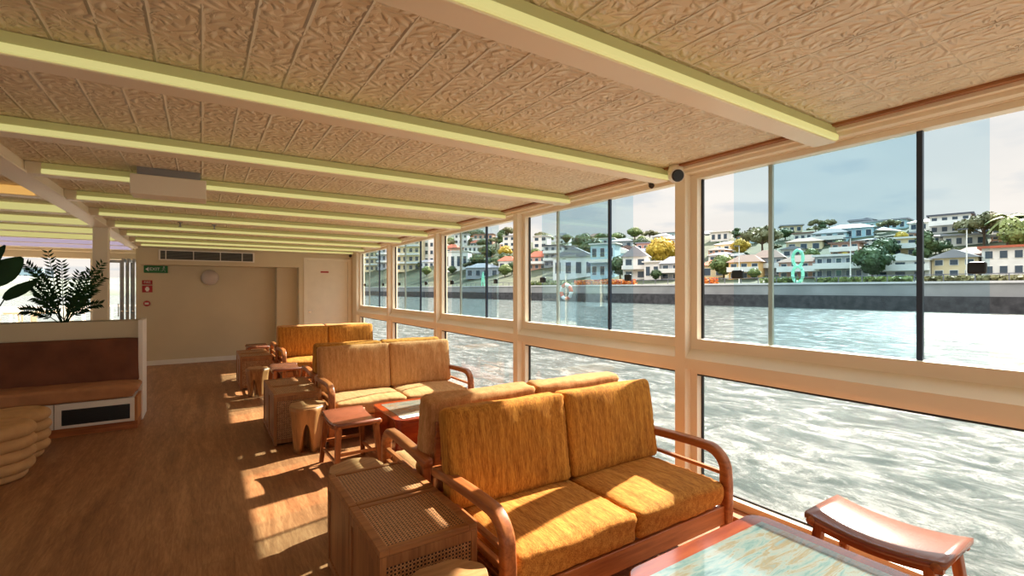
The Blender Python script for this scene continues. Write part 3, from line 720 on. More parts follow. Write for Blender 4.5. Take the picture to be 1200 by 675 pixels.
# ------------------------------------------------------------------ small fittings
b = thing('ceiling_speaker_box', 'boxy cream unit hanging under the fourth ceiling beam', 'ceiling box', (-.21, 4.64, 2.30))
MB().box(-.24, .24, -.12, .12, 0, .15).build('body', 'cream_paint', b, bevel=.006)
MB().box(-.2, .2, -.1, .1, .15, .21).build('bracket', 'grey_metal', b)
v = thing('air_vent', 'long slotted air conditioning grille on the bulkhead', 'vent', (.12, 11.75, 2.27))
MB().box(-.82, .82, -.015, -.001, -.1, .1).build('back_plate', 'vent_grey', v)
MB().box(-.84, .84, -.028, -.015, .085, .105).box(-.84, .84, -.028, -.015, -.105, -.085).box(-.84, -.81, -.028, -.015, -.085, .085).box(.81, .84, -.028, -.015, -.085, .085).build('frame', 'white_paint', v)
s = MB()
for i in range(7): s.box(-.81, .81, -.024, -.015, -.075+i*.024, -.066+i*.024)
s.build('slat', 'grille_dark', v)
MB().box(-.73, -.715, -.03, -.015, -.085, .085).box(-.27, -.255, -.03, -.015, -.085, .085).box(.2, .215, -.03, -.015, -.085, .085).box(.6, .615, -.03, -.015, -.085, .085).build('divider', 'white_paint', v)
RX = (PI/2, 0, 0)
e = thing('exit_sign', 'green EXIT sign with arrow and running figure on the far wall', 'sign', (-.80, 12.35, 2.0))
MB().box(-.2, .2, -.03, -.001, -.075, .075).build('sign_box', 'green_sign', e, bevel=.004)
text_mesh('lettering', 'EXIT', .085, 'white_sign', e, (-.02, -.032, 0), RX)
MB().add([(-.175, -.0325, 0), (-.12, -.0325, .045), (-.12, -.0325, -.045), (-.175, -.031, 0), (-.12, -.031, .045), (-.12, -.031, -.045)], [(0, 1, 2), (5, 4, 3), (0, 3, 4, 1), (1, 4, 5, 2), (2, 5, 3, 0)]).build('arrow', 'white_sign', e)
m_ = MB().tube([(.135, -.031, .048), (.135, -.034, .048)], .012, 10)
for a, c in (((.135, .03), (.125, -.005)), ((.13, .025), (.155, .01)), ((.13, .025), (.105, .008)), ((.125, -.005), (.155, -.02)), ((.155, -.02), (.15, -.05)), ((.125, -.005), (.105, -.03)), ((.105, -.03), (.08, -.035))):
    m_.bar((a[0], -.0325, a[1]), (c[0], -.0325, c[1]), .003, .013, up=(0, 1, 0))
m_.build('running_figure', 'white_sign', e)
fs_ = thing('fire_sign', 'red FIRE sign pair above the call point on the far wall', 'sign', (-.945, 12.35, 1.65))
p = MB().box(-.085, .085, -.006, -.001, .03, .12).build('upper_plate', 'red_sign', fs_)
text_mesh('lettering', 'FIRE', .062, 'white_sign', p, (0, -.007, .076), RX)
p = MB().box(-.085, .085, -.006, -.001, -.13, .01).build('lower_plate', 'red_sign', fs_)
MB().box(-.022, .022, -.009, -.006, -.04, -.015).box(-.035, .035, -.009, -.006, -.085, -.04).box(-.022, .022, -.009, -.006, -.11, -.085).build('symbol', 'white_sign', p)
c = thing('call_point', 'round red fire call point under the red signs', 'fire alarm', (-.95, 12.35, 1.29))
MB().tube([(0, -.001, 0), (0, -.035, 0)], .058, 20).build('housing', 'red_sign', c); MB().box(-.033, .033, -.039, -.035, -.02, .02).build('press_plate', 'white_sign', c)
wl = thing('wall_lamp', 'round opal wall lamp, unlit, on the far wall', 'lamp', (.15, 12.35, 1.84))
MB().tube([(0, -.001, 0), (0, -.03, 0)], .13, 24).build('base', 'white_paint', wl)
prof = [(.165*math.cos(a), .165*.55*math.sin(a)) for a in [PI/2*i/8 for i in range(9)]]
vs = []; fsx = []
for r, y in prof:
    for k in range(28): vs.append((max(r, .001)*math.cos(2*PI*k/28), -.03-y, max(r, .001)*math.sin(2*PI*k/28)))
for i in range(8):
    for k in range(28): fsx.append((i*28+k, i*28+(k+1) % 28, (i+1)*28+(k+1) % 28, (i+1)*28+k))
MB().add(vs, fsx).build('shade', 'lamp_glass', wl, smooth=True)
ds = MB().box(-.09, .09, -.004, 0, -.018, .018).build('door_sign', 'red_sign', loc=(2.42, 11.775, 1.99)); tag(ds, 'small red strip sign on the white door', 'sign')
def dome(lab, loc, ax):
    c = thing('security_camera', lab, 'camera', loc)
    MB().lathe([(.05, .07), (.055, .04), (.055, .0)], 24).build('mount', 'cream_paint', c, smooth=True)
    L = Vector(ax).normalized()
    MB().tube([Vector((0, 0, -.005))-L*.03, Vector((0, 0, -.005))+L*.045], .052, 20).build('housing', 'white_paint', c)
    MB().tube([Vector((0, 0, -.005))+L*.045, Vector((0, 0, -.005))+L*.06], .046, 20, .038).build('lens', 'black_plastic', c)
    return c
dome('small white camera with black lens atop the window post nearest the foreground', (2.985, 2.315, 2.44), (-.7, -1, -.25))
c = thing('security_camera', 'tiny dark camera under the ceiling by the far corner beside the door', 'camera', (3.0, 11.69, 2.40))
MB().box(-.03, .03, -.03, .06, 0, .05).build('mount', 'cream_paint', c); MB().tube([(0, -.0, -.0), (-.03, -.07, -.02)], .035, 12).build('lens', 'black_plastic', c)
c = thing('spray_nozzle', 'small grey nozzle at the window head left of the near camera', 'fitting', (3.05, 2.62, 2.43))
MB().tube([(0, 0, .02), (-.02, -.03, -.01)], .016, 10).build('body', 'grey_metal', c); MB().tube([(-.02, -.03, -.01), (-.03, -.045, -.02)], .022, 12).build('tip', 'black_plastic', c)
for i, (x, y, lab) in enumerate(((.62, 7.6, 'smoke detector disc on the ceiling in the middle of the room'), (-.25, 8.0, 'ceiling sprinkler nearest the longitudinal beam, far end'), (.15, 8.05, 'ceiling sprinkler right of the other one, far end'))):
    c = thing('smoke_detector' if i == 0 else 'sprinkler', lab, 'detector' if i == 0 else 'sprinkler', (x, y, CZ))
    MB().lathe([(.05, 0), (.05, -.02), (.035, -.035)] if i == 0 else [(.03, 0), (.03, -.01), (.01, -.012), (.01, -.06)], 16).build('base', 'white_paint' if i == 0 else 'grey_metal', c)
    MB().lathe([(.02, -.036), (.018, -.045)] if i == 0 else [(.022, -.06), (.022, -.066)], 12).build('head', 'grey_metal', c)

# ------------------------------------------------------------------ outside: water, terrace
struct('ground_water', MB().add([(-900, -900, -1.22), (900, -900, -1.22), (900, 900, -1.22), (-900, 900, -1.22)], [(0, 1, 2, 3)]), 'water')
struct('floor_terrace', MB().box(-9, 1, 14.5, 19, -.3, 0), 'deck_pale')
tr = thing('terrace_railing', 'white rail around the terrace outside the far left glass', 'railing', (-4.5, 18.9, 0))
MB().box(-4.4, 4.4, -.025, .025, 1.05, 1.1).build('top_rail', 'white_paint', tr)
for k in range(9): MB().box(-4.4+k*1.1-.02, -4.36+k*1.1-.02, -.02, .02, 0, 1.05).build('post', 'white_paint', tr)
def bar_chair():
    t = thing('bar_chair', '', 'chair', group='white bar chairs on the terrace')
    MB().box(-.2, .2, -.2, .2, .70, .74).build('seat', 'white_paint', t, bevel=.008)
    for x in (-1, 1):
        for y in (-1, 1): MB().bar((x*.17, y*.17, .70), (x*.22, y*.22, 0), .03).build('leg', 'white_paint', t)
        MB().bar((x*.18, .18, .74), (x*.18, .22, 1.12), .028).build('back_post', 'white_paint', t)
    MB().box(-.19, .19, .20, .225, 1.0, 1.12).build('backrest', 'white_paint', t)
    MB().bar((-.2, -.2, .3), (.2, -.2, .3), .02).build('foot_rest', 'white_paint', t)
    return t
bc = bar_chair(); bc.location = (-2.45, 15.6, 0); bc['label'] = 'white bar chair on the terrace, closest to the post'
def xt(u, Y):      # x on the plane Y for a photo column
    q = (u-600)/FPX; return Y*(SN+q*CS)/(CS-q*SN)
for i, (u, Y, rz, lab) in enumerate(((14, 15.6, .3, 'white bar chair on the terrace behind the paddle-leaved plant'), (34, 16.2, 1.9, 'white bar chair on the terrace seen between the two plants'),
                                     (96, 16.6, 2.6, 'white bar chair on the terrace at the farther table'))):
    dup(bc, lab, (xt(u, Y), Y, 0), rz)
bc.location.x = xt(86, 15.6)
def bar_table():
    t = thing('bar_table', '', 'table', group='high cream tables on the terrace')
    MB().box(-.45, .45, -.32, .32, 1.0, 1.05).build('table_top', 'cream_top', t, bevel=.008)
    MB().box(-.05, .05, -.05, .05, .03, 1.0).build('column', 'white_paint', t); MB().box(-.25, .25, -.25, .25, 0, .03).build('base', 'white_paint', t)
    return t
bt = bar_table(); bt.location = (xt(40, 15.9), 15.9, 0); bt['label'] = 'high cream table on the terrace between the two plants'
dup(bt, 'high cream table on the terrace, nearer the far rail and the post', (xt(82, 16.9), 16.9, 0), .4)

# ------------------------------------------------------------------ far bank: seawall, terrain
B0 = Vector((79.4, 0)); TV = Vector((-.065, .998)); NV = Vector((.998, .065))
def bank(s, d, z=0): p = B0+TV*s+NV*d; return Vector((p.x, p.y, z))
def ridge_h(s): 
    if s < 70: return 21
    if s < 220: return 21+8*(s-70)/150
    return 29+26*min(1, (s-220)/200)
def terr(s, d):
    if d < 13: return 2.6
    t = min(1, (d-13)/85); h = ridge_h(s)
    return 2.6+(h-2.6)*(t*.35+.65*t*t*(3-2*t))+1.2*noise.noise(Vector((s*.03, d*.04, 2)))*min(1, (d-13)/10)
vs = []; fs = []; ns, ndv = 70, 26
for i in range(ns+1):
    s = -120+700*i/ns
    for j in range(ndv+1):
        d = 3+170*(j/ndv)**1.2; p = bank(s, d); vs.append((p.x, p.y, terr(s, d)))
for i in range(ns):
    for j in range(ndv): a = i*(ndv+1)+j; fs.append((a, a+1, a+ndv+2, a+ndv+1))
struct('ground_hillside', MB().add(vs, fs), 'grass', smooth=True)
def strip(name, m, s0, s1, d0, d1, z0, z1, **k):
    P = [bank(s, d) for s, d in ((s0, d0), (s1, d0), (s1, d1), (s0, d1))]
    return struct(name, MB().prism([(p.x, p.y) for p in P], z0, z1), m, **k)
strip('wall_seawall', 'concrete', -120, 580, 0.4, 3.2, -1.5, 2.35)
strip('wall_seawall_cap', 'cap_pale', -120, 580, .2, 3.4, 2.35, 2.62)
strip('wall_rock_base', 'rock_dark', -120, 580, -.6, .45, -1.6, .72)
strip('ground_path', 'path_pale', -120, 580, 3.4, 8, 2.5, 2.66)
# the promenade railing: one thing with posts
rl = thing('promenade_railing', 'low railing along the top of the seawall across the water', 'railing', bank(60, 3.6, 2.66))
ang = math.atan2(TV.y, TV.x)
rl.rotation_euler = (0, 0, ang)
MB().box(-90, 120, -.05, .05, .85, .95).build('top_rail', 'r_dark', rl)
for k in range(70): MB().box(-90+k*3, -89.9+k*3, -.05, .05, 0, .85).build('post', 'r_dark', rl)
def ground_at(u, v, dmin=9):
    """where the ray through a photo pixel meets the hillside"""
    q = (u-600)/FPX; dx, dy = SN+q*CS, CS-q*SN; dz = -(v-HOR)/FPX
    D = 30; last = None
    while D < 520:
        p = Vector((dx*D, dy*D)); r = p-B0; s, d = r.dot(TV), r.dot(NV)
        if d > dmin:
            z = EYE+dz*D
            if z <= terr(s, d)+.01 or d > 120: return s, d, D
        D += .5
    return s, d, D

FOOT = []
SEEN = set()
def house(label, u, v, wpx, hpx, wallm, roofm, kind='hip', yaw=0, nwin=4, floors=2, cat='house', balcony=False, depth=.8, group=None):
    if label in SEEN and not group: return
    SEEN.add(label)
    s, d, D = ground_at(u, v)
    w_ = max(4, min(wpx/FPX*D, 26)); dp = max(5, w_*depth*.6)
    for _ in range(40):      # step up the slope until clear of the houses already built
        q_ = bank(s, d)
        if all((q_.xy-c).length > .5*(w_+dp)/2+r for c, r in FOOT): break
        D2 = D+2; k_ = D2/D; D = D2; x_, y_ = q_.x*k_, q_.y*k_; r_ = Vector((x_, y_))-B0; s, d = r_.dot(TV), r_.dot(NV)
    h = hpx/FPX*D; p = bank(s, d, terr(s, d)-.4)
    FOOT.append((p.xy.copy(), .5*(w_+dp)/2))
    v1 = math.atan2(-p.x, p.y)      # partly turned towards the water's edge, partly down the river
    t = thing('house', label, cat, p, v1*.6+(ang-PI/2-PI/2)*.4+yaw, group)
    rh = h*.32 if kind != 'flat' else .35; wh = h-rh+.4
    x0, x1, y0, y1 = -w_/2, w_/2, 0, dp
    MB().box(x0, x1, y0, y1, 0, wh).build('walls', wallm, t)
    e = .5
    if kind == 'hip':
        r = MB().add([(x0-e, y0-e, wh), (x1+e, y0-e, wh), (x1+e, y1+e, wh), (x0-e, y1+e, wh), (x0+w_*.28, dp/2, wh+rh), (x1-w_*.28, dp/2, wh+rh)], [(3, 2, 1, 0), (0, 1, 5, 4), (2, 3, 4, 5), (1, 2, 5), (3, 0, 4)])
    elif kind == 'gable':
        r = MB().add([(x0-e, y0-e, wh), (x1+e, y0-e, wh), (x1+e, y1+e, wh), (x0-e, y1+e, wh), (0, y0-e, wh+rh), (0, y1+e, wh+rh)], [(3, 2, 1, 0), (0, 1, 4), (2, 3, 5), (1, 2, 5, 4), (3, 0, 4, 5)])
    else:
        r = MB().box(x0-e, x1+e, y0-e, y1+e, wh, wh+rh)
    ro = r.build('roof', roofm, t)
    fh = wh/floors
    for f in range(floors):
        zc = fh*(f+.52)+.1
        for k in range(nwin):
            xc = x0+w_*(k+.5)/nwin; ww = w_/nwin*.26; hh = fh*.24
            fr = MB().box(xc-ww-.08, xc+ww+.08, -.06, -.0, zc-hh-.08, zc+hh+.08).build('window', 'h_white', t)
            MB().box(xc-ww, xc+ww, -.09, -.06, zc-hh, zc+hh).build('pane', 'pane_dark', fr)
        if balcony and f > 0:
            MB().box(x0, x1, -1.6, 0, fh*f-.15, fh*f).box(x0, x1, -1.6, -1.5, fh*f, fh*f+.9).build('balcony', 'h_white', t)
    return t
H = [
 # window nearest the camera (u 824-1200)
 ('small gazebo-like house with red hip roof behind the seawall, left edge of the nearest window', 836, 326, 26, 22, 'h_cream', 'r_red', 'hip', 2, 1),
 ('yellow house with brown roof just behind the near window latch', 872, 327, 34, 29, 'h_yellow', 'r_brown', 'hip', 3, 2),
 ('grey two-storey house beside the yellow one, seen through the double tinted glass', 899, 327, 34, 31, 'h_grey', 'r_brown', 'hip', 4, 2),
 ('wide pink-grey waterfront house left of the mint ring sculpture', 937, 326, 44, 28, 'h_pink', 'r_brown', 'hip', 4, 2),
 ('wide pale waterfront house right behind the mint ring sculpture', 983, 326, 48, 28, 'h_grey', 'r_white', 'flat', 5, 2),
 ('pale boathouse with low white gable roof near the seawall, right of the dark tree', 1055, 325, 52, 28, 'h_white', 'r_white', 'gable', 3, 2),
 ('yellow-gabled brown-roof house right of the dark window rail', 1118, 324, 40, 32, 'h_cream', 'r_grey', 'gable', 3, 2),
 ('grey-roofed waterfront row house behind the right window latch', 1146, 324, 44, 30, 'h_pink', 'r_brown', 'hip', 4, 2),
 ('long pink-roofed white waterfront block at the right edge', 1194, 323, 62, 36, 'h_white', 'r_red', 'flat', 5, 2),
 ('white house with flat roof on the skyline, left end of the nearest window', 843, 283, 20, 12, 'h_white', 'r_white', 'flat', 3, 1),
 ('long low house with grey roof below the left skyline of the nearest window', 856, 295, 34, 13, 'h_cream', 'r_grey', 'hip', 4, 1),
 ('pale house with blue-grey roof halfway up the hill, behind the yellow house', 845, 307, 28, 12, 'h_white', 'r_grey', 'hip', 3, 1),
 ('blue cube house on the skyline left of the hilltop trees', 938, 268, 14, 9, 'h_blue', 'r_grey', 'flat', 2, 1),
 ('brown-roofed villa in the middle of the hillside above the pink-grey house', 942, 294, 36, 16, 'h_cream', 'r_brown', 'hip', 3, 1),
 ('white villa with dark windows above the mint ring sculpture', 972, 290, 34, 20, 'h_blue', 'r_dark', 'hip', 3, 2),
 ('pink terraced house right of the mint ring sculpture, mid hill', 990, 302, 28, 18, 'h_pink', 'r_brown', 'flat', 3, 2),
 ('large pale-blue house high on the hill above the pink terraced house', 995, 280, 46, 18, 'h_blue', 'r_white', 'hip', 5, 1),
 ('small cottage with grey gable low on the hill, left of the mint ring sculpture', 929, 301, 24, 13, 'h_white', 'r_grey', 'gable', 2, 1),
 ('dark square hilltop house on the skyline in the middle of the nearest window', 1007, 266, 16, 9, 'h_grey', 'r_dark', 'flat', 3, 1),
 ('long blue-grey hilltop terrace under the skyline', 1030, 270, 50, 12, 'h_blue', 'r_grey', 'flat', 7, 1),
 ('hilltop house with wide grey roof left of the dark window rail', 1066, 260, 34, 11, 'h_white', 'r_grey', 'hip', 4, 1),
 ('cream villa with arched terrace above the pale boathouse', 1060, 300, 30, 22, 'h_cream', 'r_white', 'flat', 2, 2),
 ('white villa under a broad pale roof beside the dark window rail', 1082, 270, 26, 14, 'h_white', 'r_white', 'hip', 3, 1),
 ('big white flat-roofed house on the right skyline', 1113, 273, 36, 22, 'h_white', 'r_dark', 'flat', 4, 2),
 ('white split-level house below the big white flat-roofed one', 1130, 288, 36, 14, 'h_white', 'r_grey', 'flat', 4, 1),
 ('grey-roofed villa under the tall thin tree on the right', 1155, 275, 26, 14, 'h_white', 'r_grey', 'hip', 3, 1),
 # second window (u 622-790)
 ('white house with wide grey gable right behind the lifebuoy ring', 672, 327, 50, 38, 'h_white', 'r_grey', 'gable', 4, 1),
 ('pale blue flat-roofed cube house by the water', 706, 327, 30, 42, 'h_blue', 'r_white', 'flat', 3, 2),
 ('white waterfront house with arched gable right of the second window latch', 744, 328, 28, 40, 'h_white', 'r_grey', 'gable', 2, 2),
 ('grey waterfront house beside the post at the right end of the second window', 786, 328, 24, 28, 'h_grey', 'r_grey', 'hip', 2, 2),
 ('white garden building behind the round dark bush in the second window', 764, 328, 18, 22, 'h_white', 'r_white', 'flat', 2, 1),
 ('pink apartment house with terracotta roof at the left end of the second window', 629, 316, 22, 22, 'h_pink', 'r_red', 'hip', 3, 2),
 ('white stepped apartment block above the terracotta roof in the second window', 633, 298, 18, 22, 'h_white', 'r_white', 'flat', 2, 3),
 ('grey balcony apartment block left of the wide gable house', 648, 313, 22, 26, 'h_grey', 'r_dark', 'flat', 3, 3),
 ('white house low on the hill left of the dark trees in the second window', 664, 306, 22, 18, 'h_white', 'r_grey', 'flat', 3, 2),
 ('pale blue house among the trees in the upper second window', 669, 294, 16, 9, 'h_blue', 'r_grey', 'hip', 3, 1),
 ('long pale house on the hilltop behind the dark window rail of the second window', 706, 289, 26, 10, 'h_blue', 'r_white', 'flat', 4, 1),
 ('blue-roofed wide house in the clear right part of the second window', 748, 303, 36, 12, 'h_cream', 'r_blue', 'hip', 4, 1),
 ('pink house with balcony below the skyline in the second window', 757, 296, 22, 12, 'h_pink', 'r_grey', 'flat', 3, 1),
 ('white hilltop house at the upper right of the second window', 780, 290, 24, 14, 'h_white', 'r_grey', 'hip', 3, 1),
 ('pale green-roofed house behind the second window latch', 728, 312, 26, 22, 'h_blue', 'r_white', 'gable', 2, 1),
 ('grey-roofed house on the skyline beside the dark window rail of the second window', 728, 291, 26, 12, 'h_grey', 'r_grey', 'hip', 3, 1),
 # third window (u 524-600)
 ('white building with a row of dark windows at the left end of the third window', 534, 318, 30, 24, 'h_white', 'r_white', 'flat', 4, 1),
 ('house with terracotta roof at the upper left of the third window', 529, 300, 14, 14, 'h_pink', 'r_red', 'hip', 2, 1),
 ('tall white block in the upper left of the third window', 540, 292, 16, 18, 'h_white', 'r_grey', 'flat', 3, 3),
 ('white building half up the hill in the middle of the third window', 556, 304, 26, 16, 'h_white', 'r_white', 'flat', 5, 2),
 ('long pink hillside house high up in the middle of the third window', 566, 288, 24, 14, 'h_pink', 'r_brown', 'flat', 4, 2),
 ('white house with dark windows at the right end of the third window', 597, 296, 16, 20, 'h_white', 'r_grey', 'flat', 2, 3),
 ('white house with pink roof near the water at the right end of the third window', 593, 318, 20, 18, 'h_white', 'r_red', 'hip', 2, 1),
 ('cream waterfront terrace with a sloping stair, centre of the third window', 565, 326, 40, 18, 'h_grey', 'r_grey', 'hip', 4, 1),
 # fourth and fifth
 ('large white apartment block filling the left of the fourth window', 478, 318, 30, 40, 'h_cream', 'r_white', 'flat', 4, 4),
 ('pale apartment block behind the tinted glass of the fourth window', 497, 312, 26, 36, 'h_white', 'r_grey', 'flat', 4, 4),
 ('pink apartment block at the right end of the fourth window', 509, 306, 14, 28, 'h_pink', 'r_red', 'flat', 2, 3),
 ('cream apartment block at the left of the fifth and farthest window', 436, 318, 18, 32, 'h_cream', 'r_red', 'flat', 3, 4),
 ('grey apartment block on the right of the farthest window', 450, 316, 16, 28, 'h_grey', 'r_grey', 'flat', 3, 3),
]
for a in H:
    lab, u, v_, wp, hp, wm, rm, kind, nw, fl = a
    house(lab, u, v_, wp, hp, wm, rm, kind, rnd.uniform(-.12, .12), nw, fl, 'building' if 'block' in lab else 'house', balcony=fl >= 2 and rnd.random() < .5)

# ------------------------------------------------------------------ trees
def crown_mesh(blobs, nleaf, ls, seed):
    rr = random.Random(seed); mb = MB()
    for c, r in blobs:
        k = int(nleaf*r*r/sum(b[1]**2 for b in blobs)); c = Vector(c)
        for i in range(k):
            n = Vector((rr.gauss(0, 1), rr.gauss(0, 1), rr.gauss(0, 1))).normalized(); q = c+Vector((n.x, n.y, n.z*.75))*r*rr.uniform(.72, 1.06)
            a = (n+Vector((rr.uniform(-.8, .8), rr.uniform(-.8, .8), rr.uniform(-.4, .8)))).normalized()
            x = a.orthogonal().normalized()*ls*rr.uniform(.6, 1.3); y = a.cross(x)
            mb.add([q-x, q-y*.6, q+x, q+y*.6], [(0, 1, 2, 3)])
        # inner body so the crown is not hollow
        bm = bmesh.new(); bmesh.ops.create_icosphere(bm, subdivisions=2, radius=r*.84)
        o = len(mb.v)
        for v in bm.verts:
            p = v.co.copy(); p *= 1+.25*noise.noise(p*2+Vector((seed, 0, 0))); p.z *= .75; mb.v.append(tuple(p+c))
        mb.f += [[v.index+o for v in f.verts] for f in bm.faces]; bm.free()
    return mb
def make_tree(name, m, blobs, th, seed, ls=.05, nleaf=1500, tr=.035):
    """unit tree: one unit high"""
    t = thing(name, '', 'tree')
    crown_mesh(blobs, nleaf, ls, seed).build('foliage', m, t)
    k = MB().tube([(0, 0, -.05), (.01, 0, th*.5), (0, .01, th)], tr, 7, tr*.6)
    for c, r in blobs[:4]: k.tube([(0, 0, th*.7), Vector(c)*.8+Vector((0, 0, .1*c[2])), c], tr*.5, 5, tr*.2)
    k.build('trunk', 'bark', t)
    return t
PB = {
 'round': [((0, 0, .62), .34), ((.22, .05, .52), .24), ((-.22, -.04, .5), .25), ((.05, .22, .55), .24), ((-.05, -.22, .52), .24), ((.02, .0, .36), .26)],
 'spread': [((-.4, 0, .68), .2), ((-.15, .15, .78), .2), ((.12, -.1, .8), .2), ((.4, 0, .68), .2), ((.0, .3, .7), .2), ((-.05, -.3, .68), .2), ((.25, .25, .6), .16), ((-.28, -.2, .55), .16)],
 'tall': [((0, 0, .82), .17), ((.08, 0, .66), .2), ((-.09, .03, .5), .22), ((.06, -.05, .36), .2), ((0, .1, .58), .18)],
}
mk = {}
mk['dark_round'] = make_tree('tree', 'leaf_dark', PB['round'], .4, 1)
mk['mid_round'] = make_tree('tree', 'leaf_mid', PB['round'], .4, 2)
mk['yellow_round'] = make_tree('tree', 'leaf_yellow', PB['round'], .4, 3)
mk['olive_spread'] = make_tree('tree', 'leaf_olive', PB['spread'], .6, 4, nleaf=1300)
mk['dark_tall'] = make_tree('tree', 'leaf_dark', PB['tall'], .5, 5, nleaf=1000)
def make_palm():
    t = thing('palm_tree', '', 'palm tree'); MB().tube([(0, 0, -.05), (.03, 0, .35), (.0, 0, .74)], .022, 8, .015).build('trunk', 'bark', t)
    mb = MB()
    for k in range(16):
        a = 2*PI*k/16+.2; el = rnd.uniform(-.3, .9); L = .34
        P = [Vector((0, 0, .74))+Vector((math.cos(a)*L*q, math.sin(a)*L*q, el*.35*q-.42*q*q*.6)) for q in [i/8 for i in range(9)]]
        sd_ = Vector((-math.sin(a), math.cos(a), 0))
        for i in range(8):
            w_ = .055*math.sin(PI*(i+1)/9.5)+.006
            for s in (-1, 1): mb.add([P[i], P[i+1], P[i+1]+sd_*s*w_+Vector((0, 0, -w_*.5)), P[i]+sd_*s*w_*.8+Vector((0, 0, -w_*.5))], [(0, 1, 2, 3)])
    mb.build('frond', 'leaf_mid', t); return t
mk['palm'] = make_palm()
used = set()
def tree(kind, lab, u, v, hpx, group=None, wide=1.0, skip=False):
    s, d, D = ground_at(u, v, 8.5); h = hpx/FPX*D; p = bank(s, d, terr(s, d)-.1)
    rt = h*.36
    for n_ in range(12):
        if all((p.xy-c).length > r*.9+rt*.8 for c, r in FOOT): break
        if skip: return
        k_ = (D-1.2)/D; D -= 1.2; q_ = p.xy*k_; r_ = q_-B0
        if r_.dot(NV) < 8.5: break
        s, d = r_.dot(TV), r_.dot(NV); p = bank(s, d, terr(s, d)-.1)
    FOOT.append((p.xy.copy(), rt*.7))
    o = mk[kind]
    if kind in used: o = copy_tree(o)
    used.add(kind)
    o.location = p; o.scale = (h*wide, h*wide, h); o.rotation_euler = (0, 0, rnd.uniform(0, 6)); o['label'] = lab
    if group: o['group'] = group
    elif 'group' in o: del o['group']
T = [
 ('mid_round', 'bushy green tree behind the red-roofed gazebo house', 848, 327, 34), ('yellow_round', 'golden tree above the yellow house, left part of the nearest window', 868, 300, 24),
 ('olive_spread', 'tall airy spreading tree seen through the tinted pane above the window latch', 893, 303, 40), ('olive_spread', 'airy hilltop tree in the nearest window, left of centre', 956, 272, 16),
 ('olive_spread', 'airy hilltop tree just right of the other one, nearest window', 972, 270, 14), ('mid_round', 'green tree below the brown-roofed villa', 951, 308, 20),
 ('dark_round', 'big dark tree at the water, right of the mint ring sculpture', 1022, 325, 46), ('dark_round', 'dark tree rising behind the big waterfront one', 1038, 306, 32),
 ('dark_tall', 'tall dark tree beside the dark window rail', 1084, 312, 44), ('yellow_round', 'yellow-green tree in front of the long hilltop terrace', 1056, 285, 16),
 ('dark_round', 'dark bush clump right of the dark window rail, mid hill', 1105, 300, 22), ('olive_spread', 'large airy tree on the right skyline', 1153, 285, 44),
 ('palm', 'palm tree on the skyline at the right edge, next to the big green tree', 1181, 292, 56), ('mid_round', 'large green tree at the right edge beside the palm', 1198, 300, 52),
 ('yellow_round', 'orange-yellow bush at the right edge under the palm', 1192, 300, 16), ('yellow_round', 'low yellow hedge tree right of the mint ring sculpture', 990, 306, 12),
 ('dark_tall', 'pointed dark tree on the skyline beside the small tower', 1057, 262, 12), ('mid_round', 'green tree in front of the grey house near the first latch', 884, 326, 16),
 ('yellow_round', 'large golden crown tree in the second window by the post', 776, 314, 42), ('dark_round', 'round dark bush at the water in the second window', 769, 328, 16),
 ('dark_round', 'dark tree behind the second window latch', 727, 327, 32), ('dark_round', 'big dark tree between the gable house and the blue cube house', 694, 312, 38),
 ('dark_round', 'dark tree crown high behind the wide gable house', 683, 300, 30), ('mid_round', 'tree left of the pale blue cube house', 700, 304, 26),
 ('olive_spread', 'spreading tree at the top left of the second window', 636, 292, 20), ('mid_round', 'yellowish tree under the white stepped block', 628, 303, 14),
 ('palm', 'palm tree beside the golden crown in the second window', 765, 313, 26), ('mid_round', 'green tree on the skyline in the second window, centre', 752, 288, 14),
 ('dark_round', 'long dark tree line crown on the skyline, second window', 664, 286, 14), ('dark_round', 'dark skyline tree left of the rail in the second window', 686, 285, 14),
 ('mid_round', 'round green tree at the upper left of the third window', 529, 290, 14), ('dark_round', 'dark bush before the white building in the third window', 530, 319, 12),
 ('dark_round', 'dark tree in the middle of the third window', 560, 316, 22), ('dark_round', 'dark tree right of the middle in the third window', 572, 306, 22),
 ('yellow_round', 'bright golden tree at the right of the third window', 592, 305, 20), ('mid_round', 'bright green tree near the water, right end of the third window', 592, 325, 18),
 ('dark_tall', 'tall dark tree in the upper right of the third window', 588, 290, 22), ('dark_round', 'dark tree at the lower right corner of the third window', 600, 322, 18),
 ('olive_spread', 'olive tree at the top right of the third window', 596, 280, 16), ('mid_round', 'tree before the pale block in the fourth window', 500, 324, 14),
]
for kind, lab, u, v_, h in T: tree(kind, lab, u, v_, h)
rr = random.Random(11)
WN = ((424, 458, 'farthest'), (464, 512, 'fourth'), (522, 604, 'third'), (622, 792, 'second'), (824, 1230, 'nearest'))
def where(u, v):
    for a, b, n in WN:
        if u < b:
            q = (u-a)/(b-a); h = ('left' if q < .33 else 'middle' if q < .66 else 'right')
            if n == 'nearest': h = 'left end' if q < .17 else 'left of centre' if q < .35 else 'centre' if q < .52 else 'right of centre' if q < .7 else 'right end'
            return '%s of %s window' % (h, n)
def rndu():
    a, b = rr.choice([(426, 456), (466, 510), (524, 602), (524, 602), (622, 790), (622, 790), (622, 790), (824, 1210), (824, 1210), (824, 1210), (824, 1210)]); return rr.uniform(a, b)
